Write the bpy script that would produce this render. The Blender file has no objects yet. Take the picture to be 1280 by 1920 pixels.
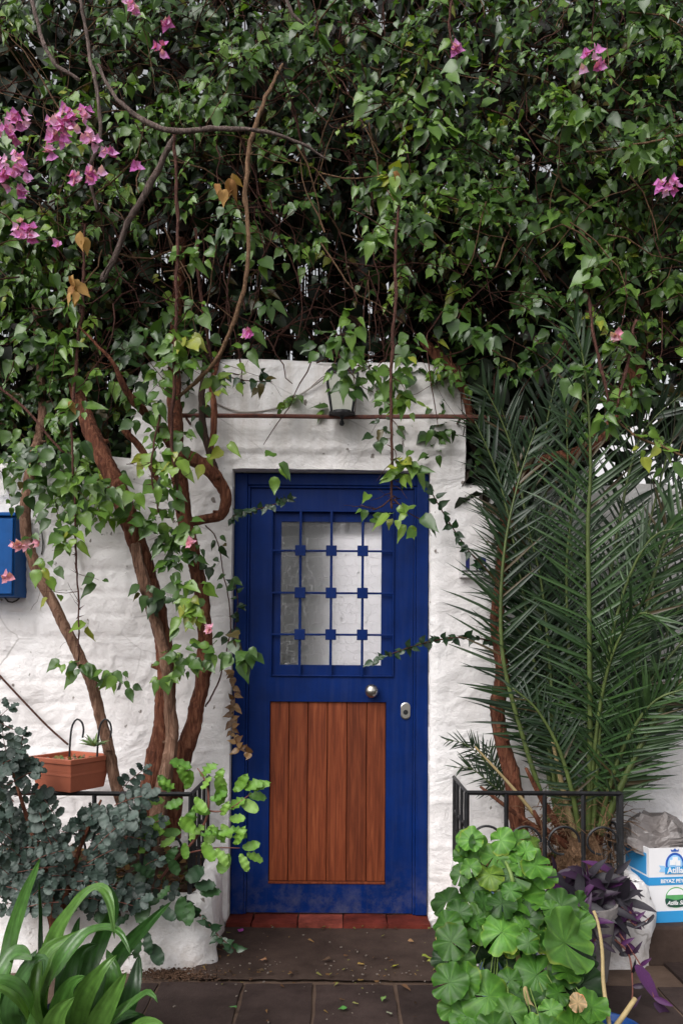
import bpy, bmesh, math, random
import numpy as np
from mathutils import Vector, Matrix

random.seed(7)
RNG = np.random.default_rng(7)
SC = bpy.context.scene
COL = SC.collection

# ------------------------------------------------------------------ camera
DIST, CAM_H, FPX, SHIFT = 3.8, 1.29, 1500.0, 219.0
cam_data = bpy.data.cameras.new('camera')
cam = bpy.data.objects.new('camera', cam_data)
COL.objects.link(cam)
cam_data.sensor_width = 36.0
cam_data.lens = 36.0 * FPX / 1920.0
cam_data.shift_y = SHIFT / 1920.0
cam_data.clip_end = 500.0
CAM_R = (Matrix.Rotation(math.radians(90 + 1.75), 4, 'X') @ Matrix.Rotation(math.radians(0.42), 4, 'Z'))
cam.matrix_world = Matrix.Translation((0, -DIST, CAM_H)) @ CAM_R
SC.camera = cam
_R3 = CAM_R.to_3x3()
CAM_LOC = Vector((0, -DIST, CAM_H))

def at(px, py, y=0.0):
    """world point at depth y seen at photograph position (px, py)"""
    d = _R3 @ Vector(((px - 640.0) / FPX, (960.0 - py + SHIFT) / FPX, -1.0))
    return CAM_LOC + d * ((y + DIST) / d.y)

# ------------------------------------------------------------------ sky, sun, exposure
SUN_EL, SUN_AZ = math.radians(43), math.radians(214)      # soft sun behind the camera, to the left
world = bpy.data.worlds.new('World'); SC.world = world; world.use_nodes = True
wn = world.node_tree; wn.nodes.clear()
w_out = wn.nodes.new('ShaderNodeOutputWorld'); w_bg = wn.nodes.new('ShaderNodeBackground')
w_sky = wn.nodes.new('ShaderNodeTexSky'); w_hsv = wn.nodes.new('ShaderNodeHueSaturation')
w_sky.sky_type = 'NISHITA'; w_sky.sun_disc = False
w_sky.sun_elevation = SUN_EL; w_sky.sun_rotation = SUN_AZ
w_sky.air_density = 1.0; w_sky.dust_density = 4.0; w_sky.ozone_density = 1.0
w_hsv.inputs['Saturation'].default_value = 0.12
w_bg.inputs['Strength'].default_value = 0.14
wn.links.new(w_sky.outputs[0], w_hsv.inputs['Color']); wn.links.new(w_hsv.outputs[0], w_bg.inputs['Color'])
wn.links.new(w_bg.outputs[0], w_out.inputs['Surface'])
sun_data = bpy.data.lights.new('sun', 'SUN'); sun = bpy.data.objects.new('sun', sun_data); COL.objects.link(sun)
sun_data.energy = 1.15; sun_data.angle = math.radians(40); sun_data.color = (1.0, 0.965, 0.93)
_sd = Vector((math.sin(SUN_AZ) * math.cos(SUN_EL), math.cos(SUN_AZ) * math.cos(SUN_EL), math.sin(SUN_EL)))
sun.rotation_euler = _sd.to_track_quat('Z', 'Y').to_euler()
SC.view_settings.view_transform = 'Standard'; SC.view_settings.look = 'None'
SC.view_settings.exposure = 0.45; SC.view_settings.gamma = 1.0; SC.view_settings.use_curve_mapping = False
SC.cycles.use_denoising = True
SC.cycles.max_bounces = 8; SC.cycles.transparent_max_bounces = 8

# ------------------------------------------------------------------ materials
def new_mat(name):
    m = bpy.data.materials.new(name); m.use_nodes = True
    nt = m.node_tree; b = nt.nodes['Principled BSDF']
    return m, nt, b

def N(nt, kind, **kw):
    n = nt.nodes.new('ShaderNode' + kind)
    for k, v in kw.items():
        if hasattr(n, k): setattr(n, k, v)
        else: n.inputs[k.replace('_', ' ')].default_value = v
    return n

def ramp(nt, fac, stops):
    r = nt.nodes.new('ShaderNodeValToRGB')
    el = r.color_ramp.elements
    while len(el) < len(stops): el.new(0.5)
    for e, (p, c) in zip(el, stops):
        e.position = p; e.color = (c[0], c[1], c[2], 1) if not isinstance(c, float) else (c, c, c, 1)
    nt.links.new(fac, r.inputs[0])
    return r.outputs[0]

def mixc(nt, fac, a, b, mode='MIX'):
    m = nt.nodes.new('ShaderNodeMix'); m.data_type = 'RGBA'; m.blend_type = mode
    for sock, v in ((m.inputs[0], fac), (m.inputs[6], a), (m.inputs[7], b)):
        if isinstance(v, (int, float)): sock.default_value = v
        elif isinstance(v, tuple): sock.default_value = (v[0], v[1], v[2], 1)
        else: nt.links.new(v, sock)
    return m.outputs[2]

def bump(nt, b, height, strength=0.3, dist=0.01):
    n = nt.nodes.new('ShaderNodeBump'); n.inputs['Strength'].default_value = strength; n.inputs['Distance'].default_value = dist
    nt.links.new(height, n.inputs['Height']); nt.links.new(n.outputs[0], b.inputs['Normal'])

def noise(nt, scale, detail=6, rough=0.6, coord=None, distortion=0.0):
    n = nt.nodes.new('ShaderNodeTexNoise'); n.inputs['Scale'].default_value = scale
    n.inputs['Detail'].default_value = detail; n.inputs['Roughness'].default_value = rough
    n.inputs['Distortion'].default_value = distortion
    if coord is not None: nt.links.new(coord, n.inputs['Vector'])
    return n.outputs['Fac']

def coords(nt, scale=(1, 1, 1), which='Object'):
    tc = nt.nodes.new('ShaderNodeTexCoord'); mp = nt.nodes.new('ShaderNodeMapping')
    mp.inputs['Scale'].default_value = scale
    nt.links.new(tc.outputs[which], mp.inputs['Vector'])
    return mp.outputs[0]

def obj_random(nt):
    return nt.nodes.new('ShaderNodeObjectInfo').outputs['Random']

def simple(name, col, rough=0.6, metal=0.0, var=0.25, scale=14, bmp=0.2, dist=0.004, spec=0.5):
    """flat paint or plastic or stone with uneven tone and fine relief"""
    m, nt, b = new_mat(name)
    co = coords(nt)
    f = noise(nt, scale, 7, 0.65, co)
    lo = tuple(c * (1 - var) for c in col); hi = tuple(min(1, c * (1 + var)) for c in col)
    nt.links.new(ramp(nt, f, [(0.3, lo), (0.7, hi)]), b.inputs['Base Color'])
    b.inputs['Roughness'].default_value = rough; b.inputs['Metallic'].default_value = metal
    b.inputs['Specular IOR Level'].default_value = spec
    if bmp: bump(nt, b, noise(nt, scale * 6, 5, 0.6, co), bmp, dist)
    return m

def leaf_mat(name, rough=0.42, trans=0.22, spec=0.5, vein=0.0):
    m, nt, b = new_mat(name)
    at_ = nt.nodes.new('ShaderNodeAttribute'); at_.attribute_name = 'tint'
    co = coords(nt)
    col = mixc(nt, 0.5, at_.outputs['Color'], ramp(nt, noise(nt, 40, 3, 0.6, co), [(0.3, 0.55), (0.75, 1.35)]), 'MULTIPLY')
    nt.links.new(col, b.inputs['Base Color'])
    b.inputs['Roughness'].default_value = rough; b.inputs['Specular IOR Level'].default_value = spec
    tr = nt.nodes.new('ShaderNodeBsdfTranslucent')
    nt.links.new(mixc(nt, 1.0, col, (1.5, 1.6, 0.6), 'MULTIPLY'), tr.inputs['Color'])
    mx = nt.nodes.new('ShaderNodeMixShader'); mx.inputs[0].default_value = trans
    out = nt.nodes['Material Output']
    nt.links.new(b.outputs[0], mx.inputs[1]); nt.links.new(tr.outputs[0], mx.inputs[2]); nt.links.new(mx.outputs[0], out.inputs['Surface'])
    return m

M = {}
def mk_wall():
    m, nt, b = new_mat('white_wall_paint')
    co = coords(nt)
    base = ramp(nt, noise(nt, 3.0, 8, 0.6, co), [(0.25, (0.72, 0.68, 0.67)), (0.6, (0.84, 0.81, 0.81)), (0.8, (0.87, 0.84, 0.84))])
    # grime that gathers towards the exposed upper wall: streaks of rain dirt
    sx = coords(nt, (16, 16, 1.6))
    sep = nt.nodes.new('ShaderNodeSeparateXYZ'); nt.links.new(co, sep.inputs[0])
    mr = nt.nodes.new('ShaderNodeMapRange'); mr.inputs[1].default_value = 1.7; mr.inputs[2].default_value = 2.6
    nt.links.new(sep.outputs[2], mr.inputs[0])
    st = ramp(nt, noise(nt, 1.0, 6, 0.65, sx), [(0.42, 0.0), (0.72, 1.0)])
    mm = nt.nodes.new('ShaderNodeMath'); mm.operation = 'MULTIPLY'; nt.links.new(mr.outputs[0], mm.inputs[0]); nt.links.new(st, mm.inputs[1])
    c1 = mixc(nt, mm.outputs[0], base, (0.6, 0.55, 0.515))
    # small dark pits and chips
    pit = ramp(nt, noise(nt, 22, 3, 0.5, coords(nt, (1, 1, 0.7))), [(0.27, 1.0), (0.31, 0.0)])
    c2 = mixc(nt, pit, c1, (0.22, 0.19, 0.17))
    vo = nt.nodes.new('ShaderNodeTexVoronoi'); vo.feature = 'DISTANCE_TO_EDGE'; vo.inputs['Scale'].default_value = 2.3
    wv = mixc(nt, 0.12, coords(nt, (1, 1, 1.5)), mixc(nt, 1.0, (0, 0, 0), N(nt, 'TexNoise', Scale=5.0).outputs['Color']))
    nt.links.new(wv, vo.inputs['Vector'])
    crk = ramp(nt, vo.outputs['Distance'], [(0.0, 0.75), (0.012, 0.0)])
    msk = ramp(nt, noise(nt, 2.0, 3, 0.5, co), [(0.5, 0.0), (0.62, 1.0)])
    mc = nt.nodes.new('ShaderNodeMath'); mc.operation = 'MULTIPLY'; nt.links.new(crk, mc.inputs[0]); nt.links.new(msk, mc.inputs[1])
    c2 = mixc(nt, mc.outputs[0], c2, (0.3, 0.27, 0.25))
    # splashed earth near the ground
    mr2 = nt.nodes.new('ShaderNodeMapRange'); mr2.inputs[1].default_value = 0.35; mr2.inputs[2].default_value = 0.0
    nt.links.new(sep.outputs[2], mr2.inputs[0])
    m2 = nt.nodes.new('ShaderNodeMath'); m2.operation = 'MULTIPLY'; nt.links.new(mr2.outputs[0], m2.inputs[0])
    nt.links.new(ramp(nt, noise(nt, 9, 7, 0.7, co), [(0.4, 0.0), (0.7, 0.9)]), m2.inputs[1])
    c3 = mixc(nt, m2.outputs[0], c2, (0.36, 0.29, 0.24))
    nt.links.new(c3, b.inputs['Base Color'])
    b.inputs['Roughness'].default_value = 0.75; b.inputs['Specular IOR Level'].default_value = 0.3
    h1 = noise(nt, 8, 9, 0.6, coords(nt, (0.8, 1, 1.15)), 0.9)
    h2 = noise(nt, 34, 7, 0.6, co)
    bump(nt, b, mixc(nt, 0.3, ramp(nt, h1, [(0.2, 0.0), (0.8, 1.0)]), ramp(nt, h2, [(0.2, 0.0), (0.8, 1.0)])), 0.7, 0.018)
    return m
M['wall'] = mk_wall()

def mk_blue(name, col, chip=0.66):
    m, nt, b = new_mat(name)
    co = coords(nt)
    c = ramp(nt, noise(nt, 5, 7, 0.65, co), [(0.3, tuple(x * 0.75 for x in col)), (0.7, tuple(x * 1.25 for x in col))])
    chips = ramp(nt, noise(nt, 17, 9, 0.75, co), [(chip, 0.0), (chip + 0.03, 1.0)])
    c = mixc(nt, chips, c, (0.28, 0.3, 0.36))
    sep = nt.nodes.new('ShaderNodeSeparateXYZ'); nt.links.new(co, sep.inputs[0])
    strk = ramp(nt, noise(nt, 1.0, 5, 0.65, coords(nt, (45, 45, 2.2))), [(0.45, 0.0), (0.8, 0.08)])
    c = mixc(nt, strk, c, (0.12, 0.13, 0.17))
    lowz = nt.nodes.new('ShaderNodeMapRange'); lowz.inputs[1].default_value = 0.3; lowz.inputs[2].default_value = 0.03; lowz.inputs[4].default_value = 0.5
    nt.links.new(sep.outputs[2], lowz.inputs[0])
    dm = nt.nodes.new('ShaderNodeMath'); dm.operation = 'MULTIPLY'; nt.links.new(lowz.outputs[0], dm.inputs[0])
    nt.links.new(ramp(nt, noise(nt, 12, 8, 0.75, co), [(0.45, 0.0), (0.75, 1.0)]), dm.inputs[1])
    c = mixc(nt, dm.outputs[0], c, (0.17, 0.15, 0.14))
    nt.links.new(c, b.inputs['Base Color']); b.inputs['Roughness'].default_value = 0.5
    b.inputs['Specular IOR Level'].default_value = 0.12
    bump(nt, b, noise(nt, 60, 4, 0.6, coords(nt, (1, 1, 0.2))), 0.12, 0.003)
    return m
M['blue'] = mk_blue('blue_door_paint', (0.0006, 0.0155, 0.106), 0.72)
M['box_blue'] = mk_blue('bright_blue_box_paint', (0.008, 0.075, 0.26), 0.72)

def mk_wood():
    m, nt, b = new_mat('varnished_red_wood')
    tc = nt.nodes.new('ShaderNodeTexCoord'); add = nt.nodes.new('ShaderNodeVectorMath'); add.operation = 'ADD'
    sc = nt.nodes.new('ShaderNodeVectorMath'); sc.operation = 'SCALE'; sc.inputs[3].default_value = 37.0
    cmb = nt.nodes.new('ShaderNodeCombineXYZ'); r = obj_random(nt)
    for k in range(3): nt.links.new(r, cmb.inputs[k])
    nt.links.new(cmb.outputs[0], sc.inputs[0]); nt.links.new(tc.outputs['Object'], add.inputs[0]); nt.links.new(sc.outputs[0], add.inputs[1])
    mp = nt.nodes.new('ShaderNodeMapping'); mp.inputs['Scale'].default_value = (60, 60, 3.2); nt.links.new(add.outputs[0], mp.inputs[0])
    g = noise(nt, 1.0, 7, 0.62, mp.outputs[0], 0.8)
    c = ramp(nt, g, [(0.25, (0.06, 0.012, 0.005)), (0.5, (0.16, 0.036, 0.013)), (0.78, (0.28, 0.075, 0.028))])
    c = mixc(nt, 0.55, c, ramp(nt, r, [(0.0, 0.7), (1.0, 1.25)]), 'MULTIPLY')
    nt.links.new(c, b.inputs['Base Color']); b.inputs['Roughness'].default_value = 0.55; b.inputs['Specular IOR Level'].default_value = 0.2
    bump(nt, b, g, 0.18, 0.003)
    return m
M['wood'] = mk_wood()

def mk_glass():
    m, nt, b = new_mat('pressed_frosted_glass')
    b.inputs['Base Color'].default_value = (0.97, 0.95, 0.96, 1); b.inputs['Transmission Weight'].default_value = 1.0
    b.inputs['Roughness'].default_value = 0.3; b.inputs['IOR'].default_value = 1.45
    co = coords(nt)
    br = nt.nodes.new('ShaderNodeTexBrick'); mp = nt.nodes.new('ShaderNodeMapping')
    mp.inputs['Rotation'].default_value = (math.radians(90), 0, 0); mp.inputs['Scale'].default_value = (1, 1, 1)
    nt.links.new(mixc(nt, 0.06, co, N(nt, 'TexNoise', Scale=14.0).outputs['Color']), mp.inputs[0]); nt.links.new(mp.outputs[0], br.inputs['Vector'])
    br.inputs['Scale'].default_value = 9; br.inputs['Mortar Size'].default_value = 0.03; br.offset = 0.37; br.squash = 0.5; br.squash_frequency = 3; br.inputs['Row Height'].default_value = 0.4
    br.inputs['Color1'].default_value = (0.4, 0.4, 0.4, 1); br.inputs['Color2'].default_value = (0.65, 0.65, 0.65, 1); br.inputs['Mortar'].default_value = (1, 1, 1, 1)
    h = mixc(nt, 0.3, br.outputs[0], ramp(nt, noise(nt, 9, 2, 0.5, co), [(0.3, 0.0), (0.7, 1.0)]))
    bump(nt, b, h, 0.5, 0.009)
    return m
M['glass'] = mk_glass()

def mk_bark(name, dark, mid, light, sc=1.0):
    m, nt, b = new_mat(name)
    co = coords(nt, (44 * sc, 44 * sc, 9 * sc))
    g = noise(nt, 1.0, 8, 0.65, co, 1.2)
    c = ramp(nt, g, [(0.28, dark), (0.5, mid), (0.75, light)])
    c = mixc(nt, 0.6, c, ramp(nt, noise(nt, 6, 4, 0.6, coords(nt)), [(0.3, 0.7), (0.7, 1.3)]), 'MULTIPLY')
    nt.links.new(c, b.inputs['Base Color']); b.inputs['Roughness'].default_value = 0.85
    b.inputs['Specular IOR Level'].default_value = 0.25
    bump(nt, b, g, 1.0, 0.03)
    return m
M['bark'] = mk_bark('red_brown_bark', (0.022, 0.007, 0.004), (0.15, 0.05, 0.027), (0.35, 0.155, 0.09))
M['bark_pale'] = mk_bark('pale_brown_bark', (0.05, 0.025, 0.016), (0.19, 0.1, 0.065), (0.38, 0.24, 0.17))
M['bark_grey'] = mk_bark('grey_brown_bark', (0.06, 0.045, 0.04), (0.16, 0.115, 0.1), (0.3, 0.23, 0.21))
M['twig'] = mk_bark('red_brown_twig', (0.045, 0.018, 0.013), (0.12, 0.05, 0.038), (0.22, 0.11, 0.08), 2)
M['twig_tan'] = mk_bark('tan_branch_bark', (0.11, 0.06, 0.035), (0.26, 0.15, 0.085), (0.36, 0.22, 0.13), 2)
M['twig_dark'] = mk_bark('dark_twig', (0.02, 0.011, 0.009), (0.05, 0.027, 0.02), (0.1, 0.06, 0.045), 2)
M['leaf'] = leaf_mat('bougainvillea_leaf', 0.33, 0.26, 0.48)
M['hedge'] = leaf_mat('hedge_leaf', 0.5, 0.14, 0.35)
M['carob'] = leaf_mat('carob_leaf', 0.5, 0.16, 0.5)
M['strap'] = leaf_mat('strap_leaf', 0.3, 0.16, 0.5)
M['geranium'] = leaf_mat('geranium_leaf', 0.5, 0.25, 0.45)
M['purple'] = leaf_mat('purple_leaf', 0.5, 0.1, 0.4)
M['palm'] = leaf_mat('palm_leaf', 0.42, 0.12, 0.5)
M['bract'] = leaf_mat('pink_bract', 0.6, 0.3, 0.3)
M['dry'] = leaf_mat('dry_leaf', 0.75, 0.25, 0.25)
M['rachis'] = simple('palm_stalk', (0.075, 0.105, 0.026), 0.5, var=0.35)
M['stem_green'] = simple('green_stem', (0.16, 0.24, 0.06), 0.55)
M['stem_tan'] = simple('tan_stem', (0.36, 0.27, 0.13), 0.7)
M['stem_red'] = simple('red_stem', (0.17, 0.06, 0.045), 0.6)
M['iron'] = simple('black_wrought_iron', (0.012, 0.012, 0.014), 0.5, 0.2, 0.6, 30, 0.4)
M['knob'] = simple('brushed_nickel', (0.55, 0.52, 0.48), 0.28, 1.0, 0.1, 10, 0.02)
def mk_rust():
    m, nt, b = new_mat('rusty_painted_iron')
    co = coords(nt)
    c = ramp(nt, noise(nt, 14, 8, 0.7, co), [(0.35, (0.05, 0.016, 0.012)), (0.5, (0.13, 0.04, 0.025)), (0.62, (0.06, 0.03, 0.028)), (0.7, (0.4, 0.2, 0.1)), (0.78, (0.45, 0.42, 0.4))])
    nt.links.new(c, b.inputs['Base Color']); b.inputs['Roughness'].default_value = 0.75
    bump(nt, b, noise(nt, 60, 6, 0.7, co), 0.6, 0.004)
    return m
M['rust'] = mk_rust()
M['tile'] = simple('red_clay_tile', (0.1, 0.019, 0.013), 0.7, 0, 0.55, 9, 0.35, 0.004, 0.12)
M['tile_worn'] = simple('worn_clay_tile', (0.19, 0.045, 0.032), 0.7, 0, 0.6, 9, 0.35, 0.004, 0.12)
def mk_stone(name, lo, hi, sp):
    m, nt, b = new_mat(name)
    co = coords(nt)
    c = ramp(nt, noise(nt, 4.5, 9, 0.68, co), [(0.3, lo), (0.7, hi)])
    speck = ramp(nt, noise(nt, 70, 3, 0.6, co), [(0.68, 0.0), (0.74, 0.7)])
    c = mixc(nt, speck, c, sp)
    c = mixc(nt, 0.35, c, ramp(nt, obj_random(nt), [(0.0, 0.7), (1.0, 1.3)]), 'MULTIPLY')
    nt.links.new(c, b.inputs['Base Color'])
    b.inputs['Roughness'].default_value = 0.8; b.inputs['Specular IOR Level'].default_value = 0.18
    bump(nt, b, noise(nt, 26, 9, 0.7, co), 0.5, 0.008)
    return m
M['slab'] = mk_stone('dark_brown_paving', (0.02, 0.0125, 0.011), (0.055, 0.037, 0.033), (0.07, 0.055, 0.048))
M['landing'] = mk_stone('dark_landing_stone', (0.025, 0.0155, 0.0125), (0.068, 0.045, 0.036), (0.08, 0.06, 0.05))
M['mortar'] = mk_stone('earthy_mortar', (0.06, 0.038, 0.028), (0.13, 0.088, 0.066), (0.2, 0.15, 0.12))
M['soil'] = mk_stone('dry_soil', (0.03, 0.018, 0.012), (0.1, 0.055, 0.035), (0.25, 0.17, 0.1))
M['terracotta'] = simple('terracotta_plastic', (0.42, 0.12, 0.065), 0.55, 0, 0.12, 6, 0.1)
M['white_card'] = simple('white_carton', (0.76, 0.75, 0.77), 0.55, 0, 0.04, 5, 0.05)
M['cyan_print'] = simple('blue_print', (0.03, 0.28, 0.6), 0.5, 0, 0.06, 5, 0)
M['blue_print'] = simple('deep_blue_print', (0.015, 0.09, 0.42), 0.5, 0, 0.06, 5, 0)
M['pale_print'] = simple('pale_blue_print', (0.3, 0.55, 0.82), 0.5, 0, 0.06, 5, 0)
M['green_print'] = simple('dark_green_print', (0.012, 0.07, 0.045), 0.5, 0, 0.06, 5, 0)
M['lime_print'] = simple('light_green_print', (0.1, 0.36, 0.12), 0.5, 0, 0.1, 30, 0)
M['white_print'] = simple('white_print', (0.8, 0.8, 0.82), 0.5, 0, 0.03, 5, 0)
M['navy_print'] = simple('navy_glaze', (0.01, 0.018, 0.16), 0.35, 0, 0.2, 9, 0)
M['black_print'] = simple('black_glaze', (0.03, 0.025, 0.03), 0.4, 0, 0.2, 9, 0)
M['tile_white'] = simple('white_glaze', (0.66, 0.64, 0.64), 0.35, 0, 0.08, 8, 0.05)
M['bag'] = simple('grey_plastic_film', (0.17, 0.15, 0.145), 0.3, 0, 0.45, 9, 0.5, 0.01)
M['cable'] = simple('dark_cable', (0.05, 0.04, 0.035), 0.6)
M['grit'] = simple('pale_grit', (0.16, 0.13, 0.11), 0.8)
M['cable_pale'] = simple('painted_cable', (0.4, 0.36, 0.33), 0.6)
M['pot_blue'] = simple('blue_plastic', (0.01, 0.06, 0.24), 0.45)
M['pot_pale'] = simple('pale_blue_plastic', (0.2, 0.3, 0.48), 0.5)
M['pot_grey'] = simple('grey_cement', (0.2, 0.18, 0.175), 0.85, 0, 0.5, 7, 0.5, 0.01)
M['pot_dark'] = simple('dark_blue_glaze', (0.006, 0.009, 0.03), 0.35)
M['reed'] = mk_bark('dark_reed', (0.008, 0.005, 0.004), (0.02, 0.012, 0.009), (0.05, 0.032, 0.024), 3)
M['beam'] = mk_bark('dark_beam', (0.012, 0.008, 0.007), (0.03, 0.018, 0.015), (0.07, 0.04, 0.03))
M['lamp_glass'] = simple('dusty_lamp_glass', (0.42, 0.42, 0.37), 0.4, 0, 0.25, 9, 0.1)
M['asphalt'] = mk_stone('street_asphalt', (0.035, 0.033, 0.032), (0.07, 0.066, 0.063), (0.15, 0.14, 0.13))

# ------------------------------------------------------------------ object helpers
def tag(o, label=None, cat=None, group=None, kind=None):
    if label: o['label'] = label
    if cat: o['category'] = cat
    if group: o['group'] = group
    if kind: o['kind'] = kind
    return o

def thing(name, loc, label, cat, group=None):
    o = bpy.data.objects.new(name, None); COL.objects.link(o)
    o.location = loc; o.empty_display_size = 0.05
    return tag(o, label, cat, group)

def link(name, mesh, parent=None, mat_world=None):
    o = bpy.data.objects.new(name, mesh); COL.objects.link(o)
    if parent is not None:
        o.parent = parent
        inv = root_world(parent).inverted()
        o.matrix_basis = inv @ (mat_world if mat_world is not None else Matrix.Identity(4))
    elif mat_world is not None:
        o.matrix_basis = mat_world
    return o

def root_world(o):
    m = o.matrix_basis.copy()
    while o.parent is not None:
        o = o.parent; m = o.matrix_basis @ m
    return m

class MB:
    """collects pieces that are ONE mesh"""
    def __init__(s): s.v = []; s.f = []; s.c = []
    def add(s, verts, faces, col=None):
        k = len(s.v); s.v += [tuple(v) for v in verts]; s.f += [tuple(i + k for i in f) for f in faces]
        if col is not None:
            s.c += list(col) if isinstance(col, list) else [col] * len(verts)
    def box(s, lo, hi, m=None):
        x0, y0, z0 = lo; x1, y1, z1 = hi
        v = [(x0,y0,z0),(x1,y0,z0),(x1,y1,z0),(x0,y1,z0),(x0,y0,z1),(x1,y0,z1),(x1,y1,z1),(x0,y1,z1)]
        if m is not None: v = [tuple(m @ Vector(p)) for p in v]
        s.add(v, [(0,3,2,1),(4,5,6,7),(0,1,5,4),(1,2,6,5),(2,3,7,6),(3,0,4,7)])
    def mesh(s, name, mat, smooth=False):
        me = bpy.data.meshes.new(name); me.from_pydata(s.v, [], s.f)
        if mat is not None: me.materials.append(mat)
        if s.c:
            a = me.attributes.new('tint', 'FLOAT_COLOR', 'POINT')
            a.data.foreach_set('color', np.array([(c[0], c[1], c[2], 1) for c in s.c], dtype=np.float32).ravel())
        if smooth: me.polygons.foreach_set('use_smooth', [True] * len(me.polygons))
        me.update()
        return me
    def build(s, name, mat, parent=None, smooth=False, bevel=0.0, seg=2):
        o = link(name, s.mesh(name, mat, smooth), parent)
        if bevel:
            b = o.modifiers.new('bevel', 'BEVEL'); b.width = bevel; b.segments = seg; b.limit_method = 'ANGLE'
        return o

def catmull(pts, step=0.03):
    """pts: list of (Vector, radius) -> finely sampled list"""
    P = [Vector(p) for p, _ in pts]; R = [r for _, r in pts]
    out = []
    for i in range(len(P) - 1):
        p0 = P[max(i - 1, 0)]; p1 = P[i]; p2 = P[i + 1]; p3 = P[min(i + 2, len(P) - 1)]
        n = max(2, int((p2 - p1).length / step))
        for k in range(n):
            t = k / n
            q = 0.5 * ((2 * p1) + (p2 - p0) * t + (2 * p0 - 5 * p1 + 4 * p2 - p3) * t * t + (3 * p1 - p0 - 3 * p2 + p3) * t ** 3)
            out.append((q, R[i] * (1 - t) + R[i + 1] * t))
    out.append((P[-1], R[-1]))
    return out

def tube(mb, pts, sides=6, lump=0.0, cap=True, col=None):
    """pts: list of (Vector, radius), already sampled"""
    n = len(pts)
    rings = []
    ref = Vector((0, -1, 0.13)).normalized()
    ph = random.random() * 6
    for i, (p, r) in enumerate(pts):
        a = pts[max(i - 1, 0)][0]; b = pts[min(i + 1, n - 1)][0]
        t = (b - a).normalized() if (b - a).length > 1e-9 else Vector((0, 0, 1))
        u = ref - t * ref.dot(t)
        if u.length < 1e-3: u = Vector((1, 0, 0)) - t * t.x
        u.normalize(); w = t.cross(u); ref = u
        ring = []
        for k in range(sides):
            an = 2 * math.pi * k / sides
            rr = r
            if lump and sides >= 16:
                ca, sa = math.cos(an), math.sin(an); rr *= 1 + lump * (2.4 * float(vnoise(np.array(ca * 1.3 + ph), np.array(sa * 1.3 + i * .11))) + 1.7 * float(vnoise(np.array(an * 3.2 + ph), np.array(i * .17 + ph))) + random.uniform(-.15, .15))
            elif lump: rr *= 1 + (0.55 * lump * (abs(math.sin(3.5 * an + ph + math.sin(i * .06 + ph) * 1.5)) - .5) if sides >= 12 else 0) + lump * (math.sin(3 * an + ph + i * 0.13) * 0.5 + math.sin(2 * an - i * 0.21 + ph * 2) * 0.5 + random.uniform(-.3, .3))
            ring.append(p + (u * math.cos(an) + w * math.sin(an)) * rr)
        rings.append(ring)
    v = [q for r in rings for q in r]
    f = [(i * sides + k, i * sides + (k + 1) % sides, (i + 1) * sides + (k + 1) % sides, (i + 1) * sides + k) for i in range(n - 1) for k in range(sides)]
    if cap: f += [tuple(range(sides))[::-1], tuple((n - 1) * sides + k for k in range(sides))]
    mb.add(v, f, col)

def pxpath(pts):
    """(px, py, depth, radius_m) -> [(Vector, r)]"""
    return [(at(a, b, c), r) for a, b, c, r in pts]

def lathe(mb, prof, sides=24, m=Matrix.Identity(4)):
    v = []; f = []
    for r, z in prof:
        for k in range(sides):
            a = 2 * math.pi * k / sides
            v.append(tuple(m @ Vector((r * math.cos(a), r * math.sin(a), z))))
    n = len(prof)
    for i in range(n - 1):
        for k in range(sides):
            f.append((i * sides + k, i * sides + (k + 1) % sides, (i + 1) * sides + (k + 1) % sides, (i + 1) * sides + k))
    mb.add(v, f)

# value noise in numpy
_LAT = RNG.random((256, 256))
def vnoise(x, z):
    xi = np.floor(x).astype(int); zi = np.floor(z).astype(int)
    fx = x - xi; fz = z - zi
    fx = fx * fx * (3 - 2 * fx); fz = fz * fz * (3 - 2 * fz)
    g = lambda a, b: _LAT[a % 256, b % 256]
    return (g(xi, zi) * (1 - fx) + g(xi + 1, zi) * fx) * (1 - fz) + (g(xi, zi + 1) * (1 - fx) + g(xi + 1, zi + 1) * fx) * fz - 0.5
def fbm(x, z, o=4):
    s = 0; a = 1.0
    for k in range(o):
        s = s + a * vnoise(x + 17.3 * k, z + 9.1 * k); x = x * 2.03; z = z * 2.03; a *= 0.5
    return s

# ------------------------------------------------------------------ leaf templates and scattering
def T_ovate(w=0.36, droop=0.22, fold=0.16, rows=6, tip=0.0):
    """heart-shaped pointed leaf, length 1 along +Y, triangles only"""
    ts = [0.0, 0.1, 0.3, 0.55, 0.8, 1.0] if rows == 6 else [0.0, 0.25, 0.65, 1.0]
    ws = [0.0, 0.62, 1.0, 0.82, 0.34, 0.0] if rows == 6 else [0.0, 0.95, 0.7, 0.0]
    V = []; L = []; shade = []; F = []
    idx = []
    for t, q in zip(ts, ws):
        z = -droop * t * t + 0.05 * math.sin(t * 9)
        if q == 0:
            idx.append([len(V)]); V.append((0, t, z)); shade.append(1.1)
        else:
            b = len(V); idx.append([b, b + 1, b + 2])
            x = w * q
            V += [(-x, t - 0.03, z + fold * x + 0.03 * math.sin(t * 11)), (0, t, z), (x, t - 0.03, z + fold * x - 0.03 * math.sin(t * 10))]
            shade += [0.92, 1.22, 0.96]
    for a, b in zip(idx[:-1], idx[1:]):
        if len(a) == 1: F += [(a[0], b[1], b[0]), (a[0], b[2], b[1])]
        elif len(b) == 1: F += [(a[0], a[1], b[0]), (a[1], a[2], b[0])]
        else:
            for k in (0, 1): F += [(a[k], a[k + 1], b[k + 1]), (a[k], b[k + 1], b[k])]
    return np.array(V, float), np.array(F, int), np.array(shade)

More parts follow.
